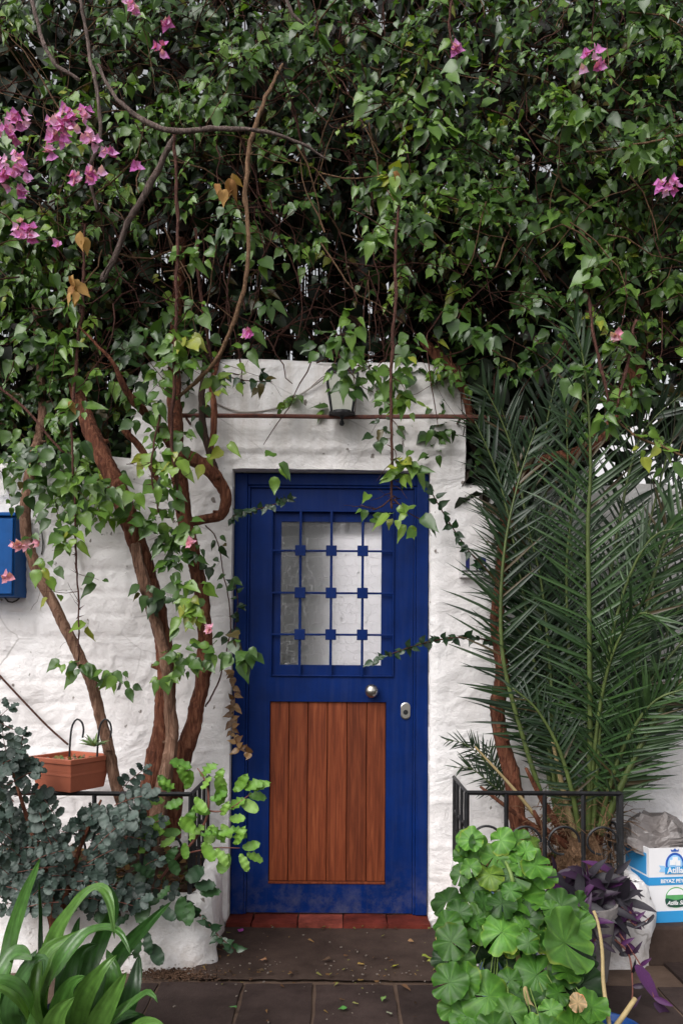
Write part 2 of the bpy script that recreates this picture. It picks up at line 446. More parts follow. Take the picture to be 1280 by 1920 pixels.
def T_oval(w=0.4, wave=0.05):
    """blunt wavy-edged leaflet (carob)"""
    ts = [0.0, 0.08, 0.2, 0.34, 0.48, 0.62, 0.76, 0.89, 0.97]; ws = [0.0, 0.45, 0.74, 0.92, 1.0, 0.99, 0.87, 0.6, 0.22]
    V = []; F = []; sh = []; idx = []
    for i, (t, q) in enumerate(zip(ts, ws)):
        z = -0.18 * t * t + 0.05 * math.sin(t * 6 + wave * 40)
        if q == 0:
            idx.append([len(V)]); V.append((0, 0, z)); sh.append(1.1)
        else:
            b = len(V); idx.append([b, b + 1, b + 2]); s = wave * (1 if i % 2 else -1)
            xl = w * q * (1 + s * .5); xr = w * q * (1 - s * .5)
            V += [(-xl, t, z + 0.22 * xl + s), (0, t - (.03 if i == len(ts) - 1 else 0), z), (xr, t, z + 0.22 * xr - s)]; sh += [0.92, 1.28, 0.92]
    for a, b in zip(idx[:-1], idx[1:]):
        if len(a) == 1: F += [(a[0], b[1], b[0]), (a[0], b[2], b[1])]
        else:
            for k in (0, 1): F += [(a[k], a[k + 1], b[k + 1]), (a[k], b[k + 1], b[k])]
    return np.array(V, float), np.array(F, int), np.array(sh)

def T_lance(w=0.14, droop=0.25, fold=0.5):
    ts = [0.0, 0.12, 0.35, 0.6, 0.82, 1.0]; ws = [0.3, 0.75, 1.0, 0.85, 0.5, 0.0]
    V = []; F = []; sh = []; idx = []
    for t, q in zip(ts, ws):
        z = -droop * t * t
        if q == 0: idx.append([len(V)]); V.append((0, t, z)); sh.append(1.0)
        else:
            b = len(V); idx.append([b, b + 1, b + 2]); x = w * q
            V += [(-x, t, z + fold * x), (0, t, z), (x, t, z + fold * x)]; sh += [1.0, 1.15, 1.0]
    for a, b in zip(idx[:-1], idx[1:]):
        if len(b) == 1: F += [(a[0], a[1], b[0]), (a[1], a[2], b[0])]
        else:
            for k in (0, 1): F += [(a[k], a[k + 1], b[k + 1]), (a[k], b[k + 1], b[k])]
    return np.array(V, float), np.array(F, int), np.array(sh)

def np_mesh(name, V, F, C, mat, smooth=True):
    me = bpy.data.meshes.new(name)
    me.vertices.add(len(V)); me.vertices.foreach_set('co', V.astype(np.float32).ravel())
    me.loops.add(len(F) * 3); me.polygons.add(len(F))
    me.loops.foreach_set('vertex_index', F.astype(np.int32).ravel())
    me.polygons.foreach_set('loop_start', np.arange(0, len(F) * 3, 3, dtype=np.int32))
    if smooth: me.polygons.foreach_set('use_smooth', np.ones(len(F), dtype=bool))
    a = me.attributes.new('tint', 'FLOAT_COLOR', 'POINT')
    a.data.foreach_set('color', np.concatenate([C, np.ones((len(C), 1))], 1).astype(np.float32).ravel())
    me.materials.append(mat)
    me.update(calc_edges=True); me.validate()
    return me

TONE = 0.85
class Leaves:
    """a list of leaves of one plant: position, direction, face normal, length, width factor, tint number"""
    def __init__(s, templates, tints, mat):
        s.T = templates; s.tints = np.array(tints) * TONE; s.mat = mat; s.L = []; s.cache = {}
    def add(s, p, d, n, size, wf=1.0, tint=None, keep=False):
        d = Vector(d); n = Vector(n)
        if d.length < 1e-6: d = Vector((0, 0, -1))
        d.normalize(); n = n - d * n.dot(d)
        if n.length < 1e-4: n = Vector((1, 0, 0)) - d * d.x
        n.normalize()
        s.L.append((Vector(p), d, n, size, wf, random.randrange(len(s.tints)) if tint is None else tint, random.randrange(len(s.T)), keep))
    def stuff(s, items, name):
        V = []; F = []; C = []; k = 0
        for ti, (tv, tf, ts) in enumerate(s.T):
            sel = [q for q in items if q[6] == ti]
            if not sel: continue
            P = np.array([q[0] for q in sel]); D = np.array([q[1] for q in sel]); Nn = np.array([q[2] for q in sel])
            X = np.cross(D, Nn); S = np.array([q[3] for q in sel])[:, None, None]; W = np.array([q[4] for q in sel])[:, None, None]
            vv = P[:, None, :] + S * (W * tv[None, :, 0:1] * X[:, None, :] + tv[None, :, 1:2] * D[:, None, :] + tv[None, :, 2:3] * Nn[:, None, :])
            col = s.tints[[q[5] for q in sel]][:, None, :] * ts[None, :, None] * RNG.uniform(0.85, 1.15, (len(sel), 1, 1))
            off = k + np.arange(len(sel))[:, None, None] * len(tv)
            V.append(vv.reshape(-1, 3)); F.append((tf[None] + off).reshape(-1, 3)); C.append(col.reshape(-1, 3)); k += len(sel) * len(tv)
        return np_mesh(name, np.concatenate(V), np.concatenate(F), np.concatenate(C), s.mat)
    def one(s, ti, ci):
        key = (ti, ci)
        if key not in s.cache:
            tv, tf, ts = s.T[ti]
            s.cache[key] = np_mesh('leaf', tv, tf, s.tints[ci][None, :] * ts[:, None], s.mat)
        return s.cache[key]
    def emit(s, parent, singles=300, name='leaf', mass='foliage'):
        """the leaves that show largest become parts of their own, the rest one mass"""
        def score(q):
            v = q[0] - CAM_LOC
            p = _R3.inverted() @ v
            px = 640 + FPX * p.x / -p.z; py = 960 + SHIFT - FPX * p.y / -p.z
            if not (0 < px < 1280 and 0 < py < 1920): return -1
            return (10 if q[7] else 0) + q[3] / v.length * (0.3 + abs(q[2].y))
        order = sorted(s.L, key=score, reverse=True)
        for q in order[:singles]:
            p, d, n, sz, wf, ci, ti, kp = q
            x = d.cross(n)
            m = Matrix(((x.x * sz * wf, d.x * sz, n.x * sz, p.x), (x.y * sz * wf, d.y * sz, n.y * sz, p.y), (x.z * sz * wf, d.z * sz, n.z * sz, p.z), (0, 0, 0, 1)))
            link(name, s.one(ti, ci), parent, m)
        if order[singles:]:
            o = link(mass, s.stuff(order[singles:], mass), parent)
            o['kind'] = 'stuff'

def rv(s=1.0): return Vector((random.uniform(-s, s), random.uniform(-s, s), random.uniform(-s, s)))
def G(a=0.0, b=1.0): return random.gauss(a, b)

# ================================================================== THE SETTING
# ---- ground sheet, paving slabs, landing, threshold
g = MB(); g.add([(-60, -60, -0.035), (60, -60, -0.035), (60, 60, -0.035), (-60, 60, -0.035)], [(0, 1, 2, 3)])
ground = g.build('ground', M['asphalt']); tag(ground, kind='structure')
pv = MB(); pv.add([(-3.2, -2.4, -0.012), (3.2, -2.4, -0.012), (3.2, 0.3, -0.012), (-3.2, 0.3, -0.012)], [(0, 1, 2, 3)])
pavement = pv.build('pavement', M['mortar']); tag(pavement, kind='structure')

def slab(parent, x0, x1, y0, y1, z, mat, name='paving_slab', th=0.03, jig=0.004):
    """a paving stone with uneven edges and a slightly dished top"""
    mb = MB(); nx, ny = 5, 5
    V = []; zt = z + random.uniform(-jig, jig); tx = random.uniform(-jig, jig); ty = random.uniform(-jig, jig)
    for j in range(ny):
        for i in range(nx):
            u = i / (nx - 1); v = j / (ny - 1)
            ex = random.uniform(-.003, .003) if i in (0, nx - 1) else 0
            ey = random.uniform(-.003, .003) if j in (0, ny - 1) else 0
            edge = 0.004 if i in (0, nx - 1) or j in (0, ny - 1) else 0
            V.append((x0 + (x1 - x0) * u + ex, y0 + (y1 - y0) * v + ey, zt + tx * (u - .5) + ty * (v - .5) - edge + random.uniform(-.001, .001)))
    F = [(j * nx + i, j * nx + i + 1, (j + 1) * nx + i + 1, (j + 1) * nx + i) for j in range(ny - 1) for i in range(nx - 1)]
    rim = [i for i in range(nx)] + [j * nx + nx - 1 for j in range(1, ny)] + [(ny - 1) * nx + i for i in range(nx - 2, -1, -1)] + [j * nx for j in range(ny - 2, 0, -1)]
    b = len(V); V += [(V[i][0], V[i][1], z - th) for i in rim]
    for k in range(len(rim)):
        k2 = (k + 1) % len(rim)
        F.append((rim[k], b + k, b + k2, rim[k2]))
    mb.add(V, F)
    return mb.build(name, mat, parent, smooth=False)

gap = 0.014
xj = [at(p, 1875, -0.8).x for p in (448, 587, 745)]
# row nearest the landing
cols0 = [xj[0] - 0.66, xj[0] - 0.33, xj[0], xj[1], xj[2], xj[2] + 0.34, xj[2] + 0.68, xj[2] + 1.02, xj[2] + 1.36]
y_l = -0.615
for k in range(len(cols0) - 1):
    slab(pavement, cols0[k] + gap / 2, cols0[k + 1] - gap / 2, -0.985, y_l - gap, 0.0, M['slab'])
for r in range(1, 4):
    sh = -0.12 * r
    for k in range(-2, len(cols0) - 1):
        a = cols0[0] + 0.345 * k + sh
        slab(pavement, a + gap / 2, a + 0.345 - gap / 2, -0.985 - 0.4 * r, -0.985 - 0.4 * (r - 1) - gap, 0.0, M['slab'])
for k in range(3):      # slabs running along the wall to the right of the planter
    slab(pavement, 1.36 + 0.42 * k, 1.36 + 0.42 * (k + 1) - gap, y_l + 0.01, -0.05, 0.004, M['slab'])
for k in range(3):
    slab(pavement, -1.9 - 0.42 * k, -1.9 - 0.42 * (k - 1) - gap, y_l + 0.01, -0.05, 0.004, M['slab'])
slab(pavement, -0.56, 0.56, -0.50, -0.02, 0.012, M['landing'], 'landing_slab')
lip = MB()
n = 40
for i in range(n + 1):
    x = -0.58 + 1.16 * i / n
    lip.v += [(x, -0.602 + random.uniform(-.006, .006), 0.001), (x, -0.56 + random.uniform(-.01, .01), 0.012 + random.uniform(-.003, .003)), (x, -0.49 + random.uniform(-.008, .008), 0.0165 + random.uniform(-.002, .002))]
lip.f = [(3 * i + a, 3 * i + 3 + a, 3 * i + 4 + a, 3 * i + 1 + a) for i in range(n) for a in (0, 1)]
lip.build('mortar_edge', M['landing'], pavement, smooth=True)

DY = 0.085     # depth of the door's face behind the wall face
dx0, dx1 = at(437, 1300, DY).x, at(801, 1300, DY).x
dz1 = at(622, 889, DY).z
thr = thing('threshold', (0, 0, 0), 'strip of worn red clay tiles under the blue door', 'threshold')
tx = [dx0 - 0.01, at(473, 1715).x, at(558, 1715).x, at(643, 1715).x, at(726, 1715).x, dx1 + 0.01]
for k in range(5):
    slab(thr, tx[k] + .003, tx[k + 1] - .003, -0.035, DY + 0.05, 0.034, M['tile_worn' if k == 2 else 'tile'], 'tile', 0.05, 0.0015)

# ---- the white wall
XW0, XW1, STEP = -2.6, 2.6, 0.0135
ZT_P = at(600, 672).z; ZT_L = at(120, 852).z; ZT_R = at(1200, 905).z
px0 = at(247, 760).x; px1 = at(876, 760).x
def ztop(x):
    """top outline of the wall: low, raised door portal with rounded shoulders, low"""
    l = np.clip((x - px0) / 0.10, 0, 1); r = np.clip((px1 - x) / 0.24, 0, 1)
    sl = np.sqrt(np.clip(1 - (1 - l) ** 2, 0, 1)); sr = np.sqrt(np.clip(1 - (1 - r) ** 2, 0, 1))
    base = np.where(x < 0, ZT_L, ZT_R)
    raised = np.minimum(sl, sr)
    return base + (ZT_P - base) * np.where((x > px0) & (x < px1), 0.55 + 0.45 * raised, 0) + 0.02 * vnoise(x * 5, x * 0 + 3)

def wall_disp(x, z):
    wob = 0.035 * vnoise(x * 2.2, z * 2.2)
    zz = z + wob; h = 0.105
    row = np.floor(zz / h); fz = zz / h - row
    off = np.mod(row * 0.37, 1.0) * 0.31
    bl = 0.24; xx = x + off + 0.05 * vnoise(x * 3, z * 3); ci = np.floor(xx / bl); fx = xx / bl - ci
    dz_ = np.minimum(fz, 1 - fz) * h; dx_ = np.minimum(fx, 1 - fx) * bl
    e = np.minimum(dz_, dx_ * 1.2)
    joint = np.exp(-(e / 0.011) ** 2)
    amt = 0.35 + 0.9 * np.clip(vnoise(x * 1.1 + 5, z * 1.1) + 0.4, 0, 1)
    amt = np.where((x > px0 + .1), amt * 0.45, amt)
    each = (_LAT[(row.astype(int) * 7) % 256, (ci.astype(int) * 13) % 256] - 0.5) * 0.007
    d = amt * (0.009 * joint - each * 1.1) - 0.035 * fbm(x * 1.6, z * 1.9, 2) - 0.013 * fbm(x * 5, z * 8, 4)
    ridge = np.abs(vnoise(x * 5 + 3 * vnoise(x * 3, z * 3), z * 9 + 11))
    return d - 0.006 * np.exp(-(ridge / 0.05) ** 2)

def build_wall():
    xs = np.arange(XW0, XW1 + STEP / 2, STEP)
    for e in (dx0 - 0.004, dx1 + 0.004):
        xs[np.argmin(np.abs(xs - e))] = e
    zs = np.arange(-0.05, ZT_P + 0.04, STEP)
    zs[np.argmin(np.abs(zs - (dz1 + 0.004)))] = dz1 + 0.004
    X, Z = np.meshgrid(xs, zs)
    top = ztop(X); over = Z > top; Zc = np.minimum(Z, top)
    Y = wall_disp(X, Zc)
    # rounded edge at the top and round the opening
    Y = Y + 0.05 * np.clip(1 - (top - Zc) / 0.05, 0, 1) ** 2
    ddx = np.minimum(np.abs(X - dx0), np.abs(X - dx1)); inz = Zc < dz1 + 0.03
    Y = Y + np.where(inz, 0.014 * np.exp(-(ddx / 0.02) ** 2), 0)
    # the plaster drip above the lintel
    zl = at(600, 851).z + 0.02 * vnoise(X * 6, X * 0 + 1) + 0.012 * vnoise(X * 23, X * 0)
    Y = Y - np.where((X > px0 + .3) & (X < px1), 0.016 * np.clip((Zc - zl) / 0.012, 0, 1) * np.clip(1 - (Zc - zl) / 0.3, 0, 1), 0)
    nx = len(xs); nz = len(zs)
    V = np.stack([X, Y, Zc], -1).reshape(-1, 3)
    xm = (xs[:-1] + xs[1:]) / 2; zm = (zs[:-1] + zs[1:]) / 2
    XM, ZM = np.meshgrid(xm, zm)
    hole = (XM > dx0 - 0.004) & (XM < dx1 + 0.004) & (ZM < dz1 + 0.004)
    allover = over[:-1, :-1] & over[:-1, 1:]
    keep = ~(hole | allover)
    J, I = np.nonzero(keep)
    a = J * nx + I
    F = np.stack([a, a + 1, a + 1 + nx, a + nx], 1)
    # rim edges -> run back into the wall's thickness
    from collections import Counter
    E = np.concatenate([F[:, [0, 1]], F[:, [1, 2]], F[:, [2, 3]], F[:, [3, 0]]])
    S = np.sort(E, 1); key = S[:, 0].astype(np.int64) * len(V) + S[:, 1]
    u, first, cnt = np.unique(key, return_index=True, return_counts=True)
    rim = E[first[cnt == 1]]
    rv_ = np.unique(rim); back = {int(q): len(V) + i for i, q in enumerate(rv_)}
    VB = V[rv_].copy(); VB[:, 1] = 0.26
    faces = F.tolist() + [[int(p), back[int(p)], back[int(q)], int(q)] for p, q in rim]
    me = bpy.data.meshes.new('garden_wall'); me.from_pydata(np.concatenate([V, VB]).tolist(), [], faces)
    me.materials.append(M['wall']); me.polygons.foreach_set('use_smooth', [True] * len(me.polygons)); me.update()
    return link('garden_wall', me)
wall = build_wall()
tag(wall, 'lumpy whitewashed masonry wall raised into a portal round the blue door', 'wall')
em = wall.modifiers.new('edges', 'EDGE_SPLIT'); em.split_angle = math.radians(60)

yp = MB(); yp.add([(-4, .3, -.02), (7, .3, -.02), (7, 5.4, -.02), (-4, 5.4, -.02)], [(0, 1, 2, 3)]); o = yp.build('added_yard_floor', M['pot_grey']); tag(o, kind='structure')  # pale floor added behind the door, lightens what the pane shows
# ---- pale wall added behind the door to brighten the frosted pane
cw = MB(); cw.box((-0.4, 5.4, -0.03), (7, 5.6, 4.2)); 
o = cw.build('added_yard_wall', M['white_card'], bevel=0.01); tag(o, 'pale wall added behind the door to brighten the right of the frosted pane', 'wall')

# ================================================================== THE DOOR
door = thing('door', ((dx0 + dx1) / 2, DY, 0.04), 'blue painted door with grilled frosted window and lower wooden panel', 'door')
def X(p): return at(p, 1300, DY).x
def Zd(p): return at(620, p, DY).z
zb = 0.036
fr = MB()
fx0, fx1 = X(461), X(779); fz1 = Zd(911)
fr.box((dx0, DY - 0.012, zb), (fx0, DY + 0.09, dz1)); fr.box((fx1, DY - 0.012, zb), (dx1, DY + 0.09, dz1)); fr.box((fx0, DY - 0.012, fz1), (fx1, DY + 0.09, dz1))
fr.build('door_frame', M['blue'], door, bevel=0.004)
fm = MB()      # rebate moulding
for a, b_, c, d_ in ((fx0, fx0 + 0.012, zb, fz1), (fx1 - 0.012, fx1, zb, fz1)): fm.box((a, DY - 0.004, c), (b_, DY + 0.06, d_))
fm.box((fx0 + 0.012, DY - 0.004, fz1 - 0.012), (fx1 - 0.012, DY + 0.06, fz1))
fm.build('frame_moulding', M['blue'], door, bevel=0.003)
wx0, wx1, wz0, wz1 = X(509), X(735), Zd(1266), Zd(960)       # window moulding
gx0, gx1, gz0, gz1 = X(524), X(714), Zd(1247), Zd(977)       # glass
bx0, bx1, bz0, bz1 = X(506), X(724), Zd(1655), Zd(1316)      # wooden panel
lf = MB(); LY0, LY1 = DY + 0.008, DY + 0.05; lx0, lx1 = fx0 + 0.0135, fx1 - 0.0135; lz1 = fz1 - 0.0135
lf.box((lx0, LY0, zb + .004), (min(wx0, bx0), LY1, lz1)); lf.box((max(wx1, bx1), LY0, zb + .004), (lx1, LY1, lz1))
mx0, mx1 = min(wx0, bx0), max(wx1, bx1)
lf.box((mx0, LY0, wz1), (mx1, LY1, lz1)); lf.box((mx0, LY0, bz1), (mx1, LY1, wz0)); lf.box((mx0, LY0, zb + .004), (mx1, LY1, bz0))
lf.box((bx1, LY0, bz0), (mx1, LY1, bz1)); 
if bx0 < wx0: lf.box((mx0, LY0, wz0), (wx0, LY1, wz1))
lf.build('door_leaf', M['blue'], door)
sr = MB()      # inner sash round the glass, set back
for q in (((wx0, wz0), (gx0, wz1)), ((gx1, wz0), (wx1, wz1)), ((gx0, wz0), (gx1, gz0)), ((gx0, gz1), (gx1, wz1))):
    sr.box((q[0][0], LY0 + 0.016, q[0][1]), (q[1][0], LY1 - 0.004, q[1][1]))
sr.build('window_sash', M['blue'], door)
wm = MB()
t = 0.007
for q in (((wx0 - t, wz0 - t), (wx0, wz1 + t)), ((wx1, wz0 - t), (wx1 + t, wz1 + t)), ((wx0, wz0 - t), (wx1, wz0)), ((wx0, wz1), (wx1, wz1 + t))):
    wm.box((q[0][0], LY0 - 0.010, q[0][1]), (q[1][0], LY0 + 0.002, q[1][1]))
wm.build('window_moulding', M['blue'], door, bevel=0.003)
gl = MB(); gl.box((gx0 - .004, LY0 + 0.024, gz0 - .004), (gx1 + .004, LY0 + 0.029, gz1 + .004)); gl.build('window_pane', M['glass'], door)
vb = [X(561), X(619), X(678)]; hb = [Zd(1033), Zd(1112), Zd(1190)]
r = 0.0062
for x in vb:
    b_ = MB(); b_.box((x - r, LY0 - 0.014, wz0 - t), (x + r, LY0 - 0.004, wz1 + t)); b_.build('grille_bar', M['blue'], door, bevel=0.002)
for z in hb:
    b_ = MB(); b_.box((wx0 - t, LY0 - 0.0095, z - r * .8), (wx1 + t, LY0 - 0.0005, z + r * .8)); b_.build('grille_bar', M['blue'], door, bevel=0.002)
for x in vb:
    for z in hb:
        b_ = MB(); s = 0.026; b_.box((x - s, LY0 - 0.021, z - s), (x + s, LY0 - 0.0145, z + s)); b_.build('grille_plate', M['blue'], door, bevel=0.002)
pj = [506, 542, 577.5, 614, 651, 688, 724]
wbk = MB(); wbk.box((bx0, LY0 + 0.026, bz0), (bx1, LY1 - 0.002, bz1)); wbk.build('panel_backing', M['beam'], door)
for k in range(6):
    pl = MB(); pl.box((X(pj[k]) + .0012, LY0 + 0.012 + random.uniform(0, .0015), bz0 + .002), (X(pj[k + 1]) - .0012, LY0 + 0.025, bz1 - .002))
    pl.build('plank', M['wood'], door, bevel=0.0035)
bd = MB(); bd.box((bx0, LY0 - .004, bz0 - .008), (bx1, LY0 + .016, bz0 + .0015)); bd.build('panel_bead', M['wood'], door, bevel=0.002)
Ky = Matrix.Translation((at(696, 1295, DY).x, LY0, at(696, 1295, DY).z)) @ Matrix.Rotation(math.radians(90), 4, 'X')
kb = MB(); lathe(kb, [(0.0, 0.062), (0.012, 0.061), (0.024, 0.055), (0.031, 0.045), (0.033, 0.035), (0.029, 0.026), (0.018, 0.02), (0.013, 0.014), (0.013, 0.008), (0.03, 0.006), (0.031, 0.0)], 28, Ky)
kb.build('door_knob', M['knob'], door, smooth=True)
ec = at(760, 1333, DY); es = MB(); rw, rh, nn = 0.0235, 0.041, 24
prof = []
for k in range(nn):
    a = 2 * math.pi * k / nn; cz = (rh - rw) * (1 if math.sin(a) >= 0 else -1)
    prof.append((rw * math.cos(a), rw * math.sin(a) + cz))
yy = [LY0, LY0 - 0.006, LY0 - 0.008]; sc_ = [1, 1, 0.86]
es.v = [(ec.x + p[0] * s, y, ec.z + p[1] * s) for y, s in zip(yy, sc_) for p in prof]
es.f = [(j * nn + k, j * nn + (k + 1) % nn, (j + 1) * nn + (k + 1) % nn, (j + 1) * nn + k) for j in range(2) for k in range(nn)] + [tuple(2 * nn + k for k in range(nn))]
eo = es.build('lock_plate', M['knob'], door)
kh = MB(); lathe(kh, [(0.0, 0.012), (0.010, 0.012), (0.012, 0.010), (0.012, 0.0)], 16, Matrix.Translation((ec.x, LY0 - .004, ec.z - .006)) @ Matrix.Rotation(math.radians(90), 4, 'X')); kh.box((ec.x - .0015, LY0 - .0175, ec.z - .014), (ec.x + .0015, LY0 - .0162, ec.z + .002))
kh.build('lock_cylinder', M['iron'], eo)

# ================================================================== THINGS ON THE WALL
# rusty bar across the portal, on two brackets
bar = thing('iron_bar', at(640, 781, -0.09), 'rusty iron bar running across the white portal above the blue door', 'bar')
ba = MB(); pa = [(at(335, 779, -0.09), 0.0105), (at(500, 780, -0.09), 0.0105), (at(650, 782, -0.088), 0.0105), (at(820, 781, -0.09), 0.0105), (at(995, 784, -0.092), 0.0105)]
tube(ba, catmull(pa, .05), 8, 0.12); ba.build('rod', M['rust'], bar)
for p in (350, 862):
    q = at(p, 780, -0.09); b_ = MB(); tube(b_, [(q + Vector((0, 0, -.012)), .006), (Vector((q.x, 0.06, q.z - .012)), .006)], 6); b_.build('bracket', M['rust'], bar)
# lantern
lp = at(641, 748, -0.10)
lan = thing('wall_lantern', (lp.x, -0.10, lp.z - 0.1), 'black wall lantern with dusty glass half hidden in leaves above the door', 'lantern')
zt, z0 = lp.z + 0.10, lp.z - 0.072; wt, wb = 0.072, 0.046
def corner(i, s, z, w): sx = (-1, 1, 1, -1)[i]; sy = (-1, -1, 1, 1)[i]; return Vector((lp.x + sx * w * s, -0.10 + sy * w * s, z))
for i in range(4):
    b_ = MB(); tube(b_, [(corner(i, 1, z0, wb), .0045), (corner(i, 1, zt, wt), .0045)], 5); b_.build('corner_bar', M['iron'], lan)
for i in range(4):
    j = (i + 1) % 4; a, b2, c, d_ = corner(i, .94, z0, wb), corner(j, .94, z0, wb), corner(j, .94, zt, wt), corner(i, .94, zt, wt)
    nrm = (b2 - a).cross(d_ - a).normalized() * .003
    b_ = MB(); b_.add([a, b2, c, d_, a + nrm, b2 + nrm, c + nrm, d_ + nrm], [(0, 1, 2, 3), (7, 6, 5, 4), (0, 4, 5, 1), (1, 5, 6, 2), (2, 6, 7, 3), (3, 7, 4, 0)]); b_.build('glass_pane', M['lamp_glass'], lan)
T0 = Matrix.Translation((lp.x, -0.10, 0))
b_ = MB(); lathe(b_, [(0.0, z0 - .055), (.008, z0 - .053), (.012, z0 - .045), (.009, z0 - .034), (.005, z0 - .028), (.006, z0 - .016), (.016, z0 - .01), (wb * 1.35, z0 - .006), (wb * 1.35, z0 + .006), (0, z0 + .006)], 16, T0); b_.build('base_finial', M['iron'], lan, smooth=False)
b_ = MB(); lathe(b_, [(wt * 1.45, zt - .004), (wt * 1.45, zt + .004), (.05, zt + .05), (.02, zt + .075), (.012, zt + .1), (0, zt + .105)], 4, T0 @ Matrix.Rotation(math.radians(45), 4, 'Z')); b_.build('roof', M['iron'], lan)
b_ = MB(); tube(b_, catmull([(Vector((lp.x, -0.10, zt + .09)), .006), (Vector((lp.x, -0.06, zt + .14)), .006), (Vector((lp.x, 0.05, zt + .1)), .006)], .02), 6); b_.build('wall_bracket', M['iron'], lan)

# blue meter box with its cable
q1 = at(20, 962, -0.16); q0 = at(20, 1117, -0.16); xr = at(26, 1040, -0.16).x
mbx = thing('meter_box', (xr - 0.17, -0.0, q0.z), 'bright blue metal box on the white wall beside the pale trunk', 'box')
b_ = MB(); b_.box((xr - 0.34, -0.145, q0.z), (xr, 0.05, q1.z - .014)); b_.build('body', M['box_blue'], mbx, bevel=0.004)
b_ = MB(); b_.box((xr - 0.35, -0.165, q1.z - .013), (xr + 0.006, 0.05, q1.z + .004)); b_.build('lid', M['box_blue'], mbx, bevel=0.004)
b_ = MB(); b_.box((xr - 0.332, -0.158, q0.z + .008), (xr - .006, -0.146, q1.z - .024)); b_.build('front_door', M['box_blue'], mbx, bevel=0.004)
b_ = MB(); tube(b_, catmull(pxpath([(5, 1112, -.04, .004), (16, 1128, -.03, .004), (32, 1126, -.02, .004), (48, 1106, -.012, .004)]), .02), 6); b_.build('cable', M['cable'], mbx)
# loose cables on the wall
def cable(pts, mat, label, r=0.005):
    b_ = MB(); tube(b_, catmull(pxpath([(a, b2, c, r) for a, b2, c in pts]), .03), 6); o = b_.build('cable', M[mat], None, smooth=True); return tag(o, label, 'cable')
cable([(395, 752, -.018), (450, 772, -.02), (515, 766, -.02), (560, 742, -.02), (612, 705, -.03), (625, 690, -.03)], 'cable_pale', 'pale cable sagging across the portal to the lantern', .0042)
cable([(-20, 1245, -.03), (40, 1310, -.035), (90, 1362, -.04), (128, 1396, -.06)], 'twig', 'thin brown cable slanting down the white wall to the terracotta trough', .005)
cable([(64, 962, -.02), (76, 985, -.02), (81, 1020, -.02), (78, 1040, -.02)], 'cable', 'short thin cable beside the pale trunk near the blue box', .003)

# little ceramic sign
sp = at(884, 1060, -0.024)
sg = thing('wall_sign', (sp.x, -0.02, sp.z), 'small white tile sign with blue letters behind the palm tips', 'sign')
b_ = MB(); b_.box((sp.x - 0.055, -0.030, sp.z - 0.058), (sp.x + 0.11, 0.03, sp.z + 0.085)); b_.build('tile', M['tile_white'], sg, bevel=0.003)
def text_mesh(c):
    t_ = bpy.data.objects.new('lettering', c); COL.objects.link(t_); bpy.context.view_layer.update()
    me = bpy.data.meshes.new_from_object(t_.evaluated_get(bpy.context.evaluated_depsgraph_get())); bpy.data.objects.remove(t_)
    return me
def text(body, loc, size, mat, parent, name='lettering', align='LEFT', rot=None, shear=0.0, bold=0.0):
    c = bpy.data.curves.new(name, 'FONT'); c.body = body; c.size = size; c.align_x = align; c.extrude = 0.0006; c.shear = shear; c.offset = bold
    c.materials.append(M[mat])
    o = bpy.data.objects.new(name, text_mesh(c)); COL.objects.link(o); o.parent = parent
    m = Matrix.Translation(loc) @ (rot if rot is not None else Matrix.Rotation(math.radians(90), 4, 'X'))
    o.matrix_basis = root_world(parent).inverted() @ m
    return o
text('i', (sp.x - 0.034, -0.0316, sp.z - 0.018), 0.115, 'navy_print', sg, bold=.004)
text('c', (sp.x + 0.016, -0.0316, sp.z - 0.018), 0.115, 'navy_print', sg, bold=.004)
b_ = MB(); b_.box((sp.x - 0.05, -0.0335, sp.z - 0.03), (sp.x + 0.1, -0.0305, sp.z - 0.025)); b_.box((sp.x - 0.045, -0.0335, sp.z - 0.046), (sp.x - 0.005, -0.0305, sp.z - 0.0415)); b_.box((sp.x + .0, -0.0335, sp.z - 0.046), (sp.x + 0.05, -0.0305, sp.z - 0.0415)); b_.build('small_print', M['black_print'], sg)

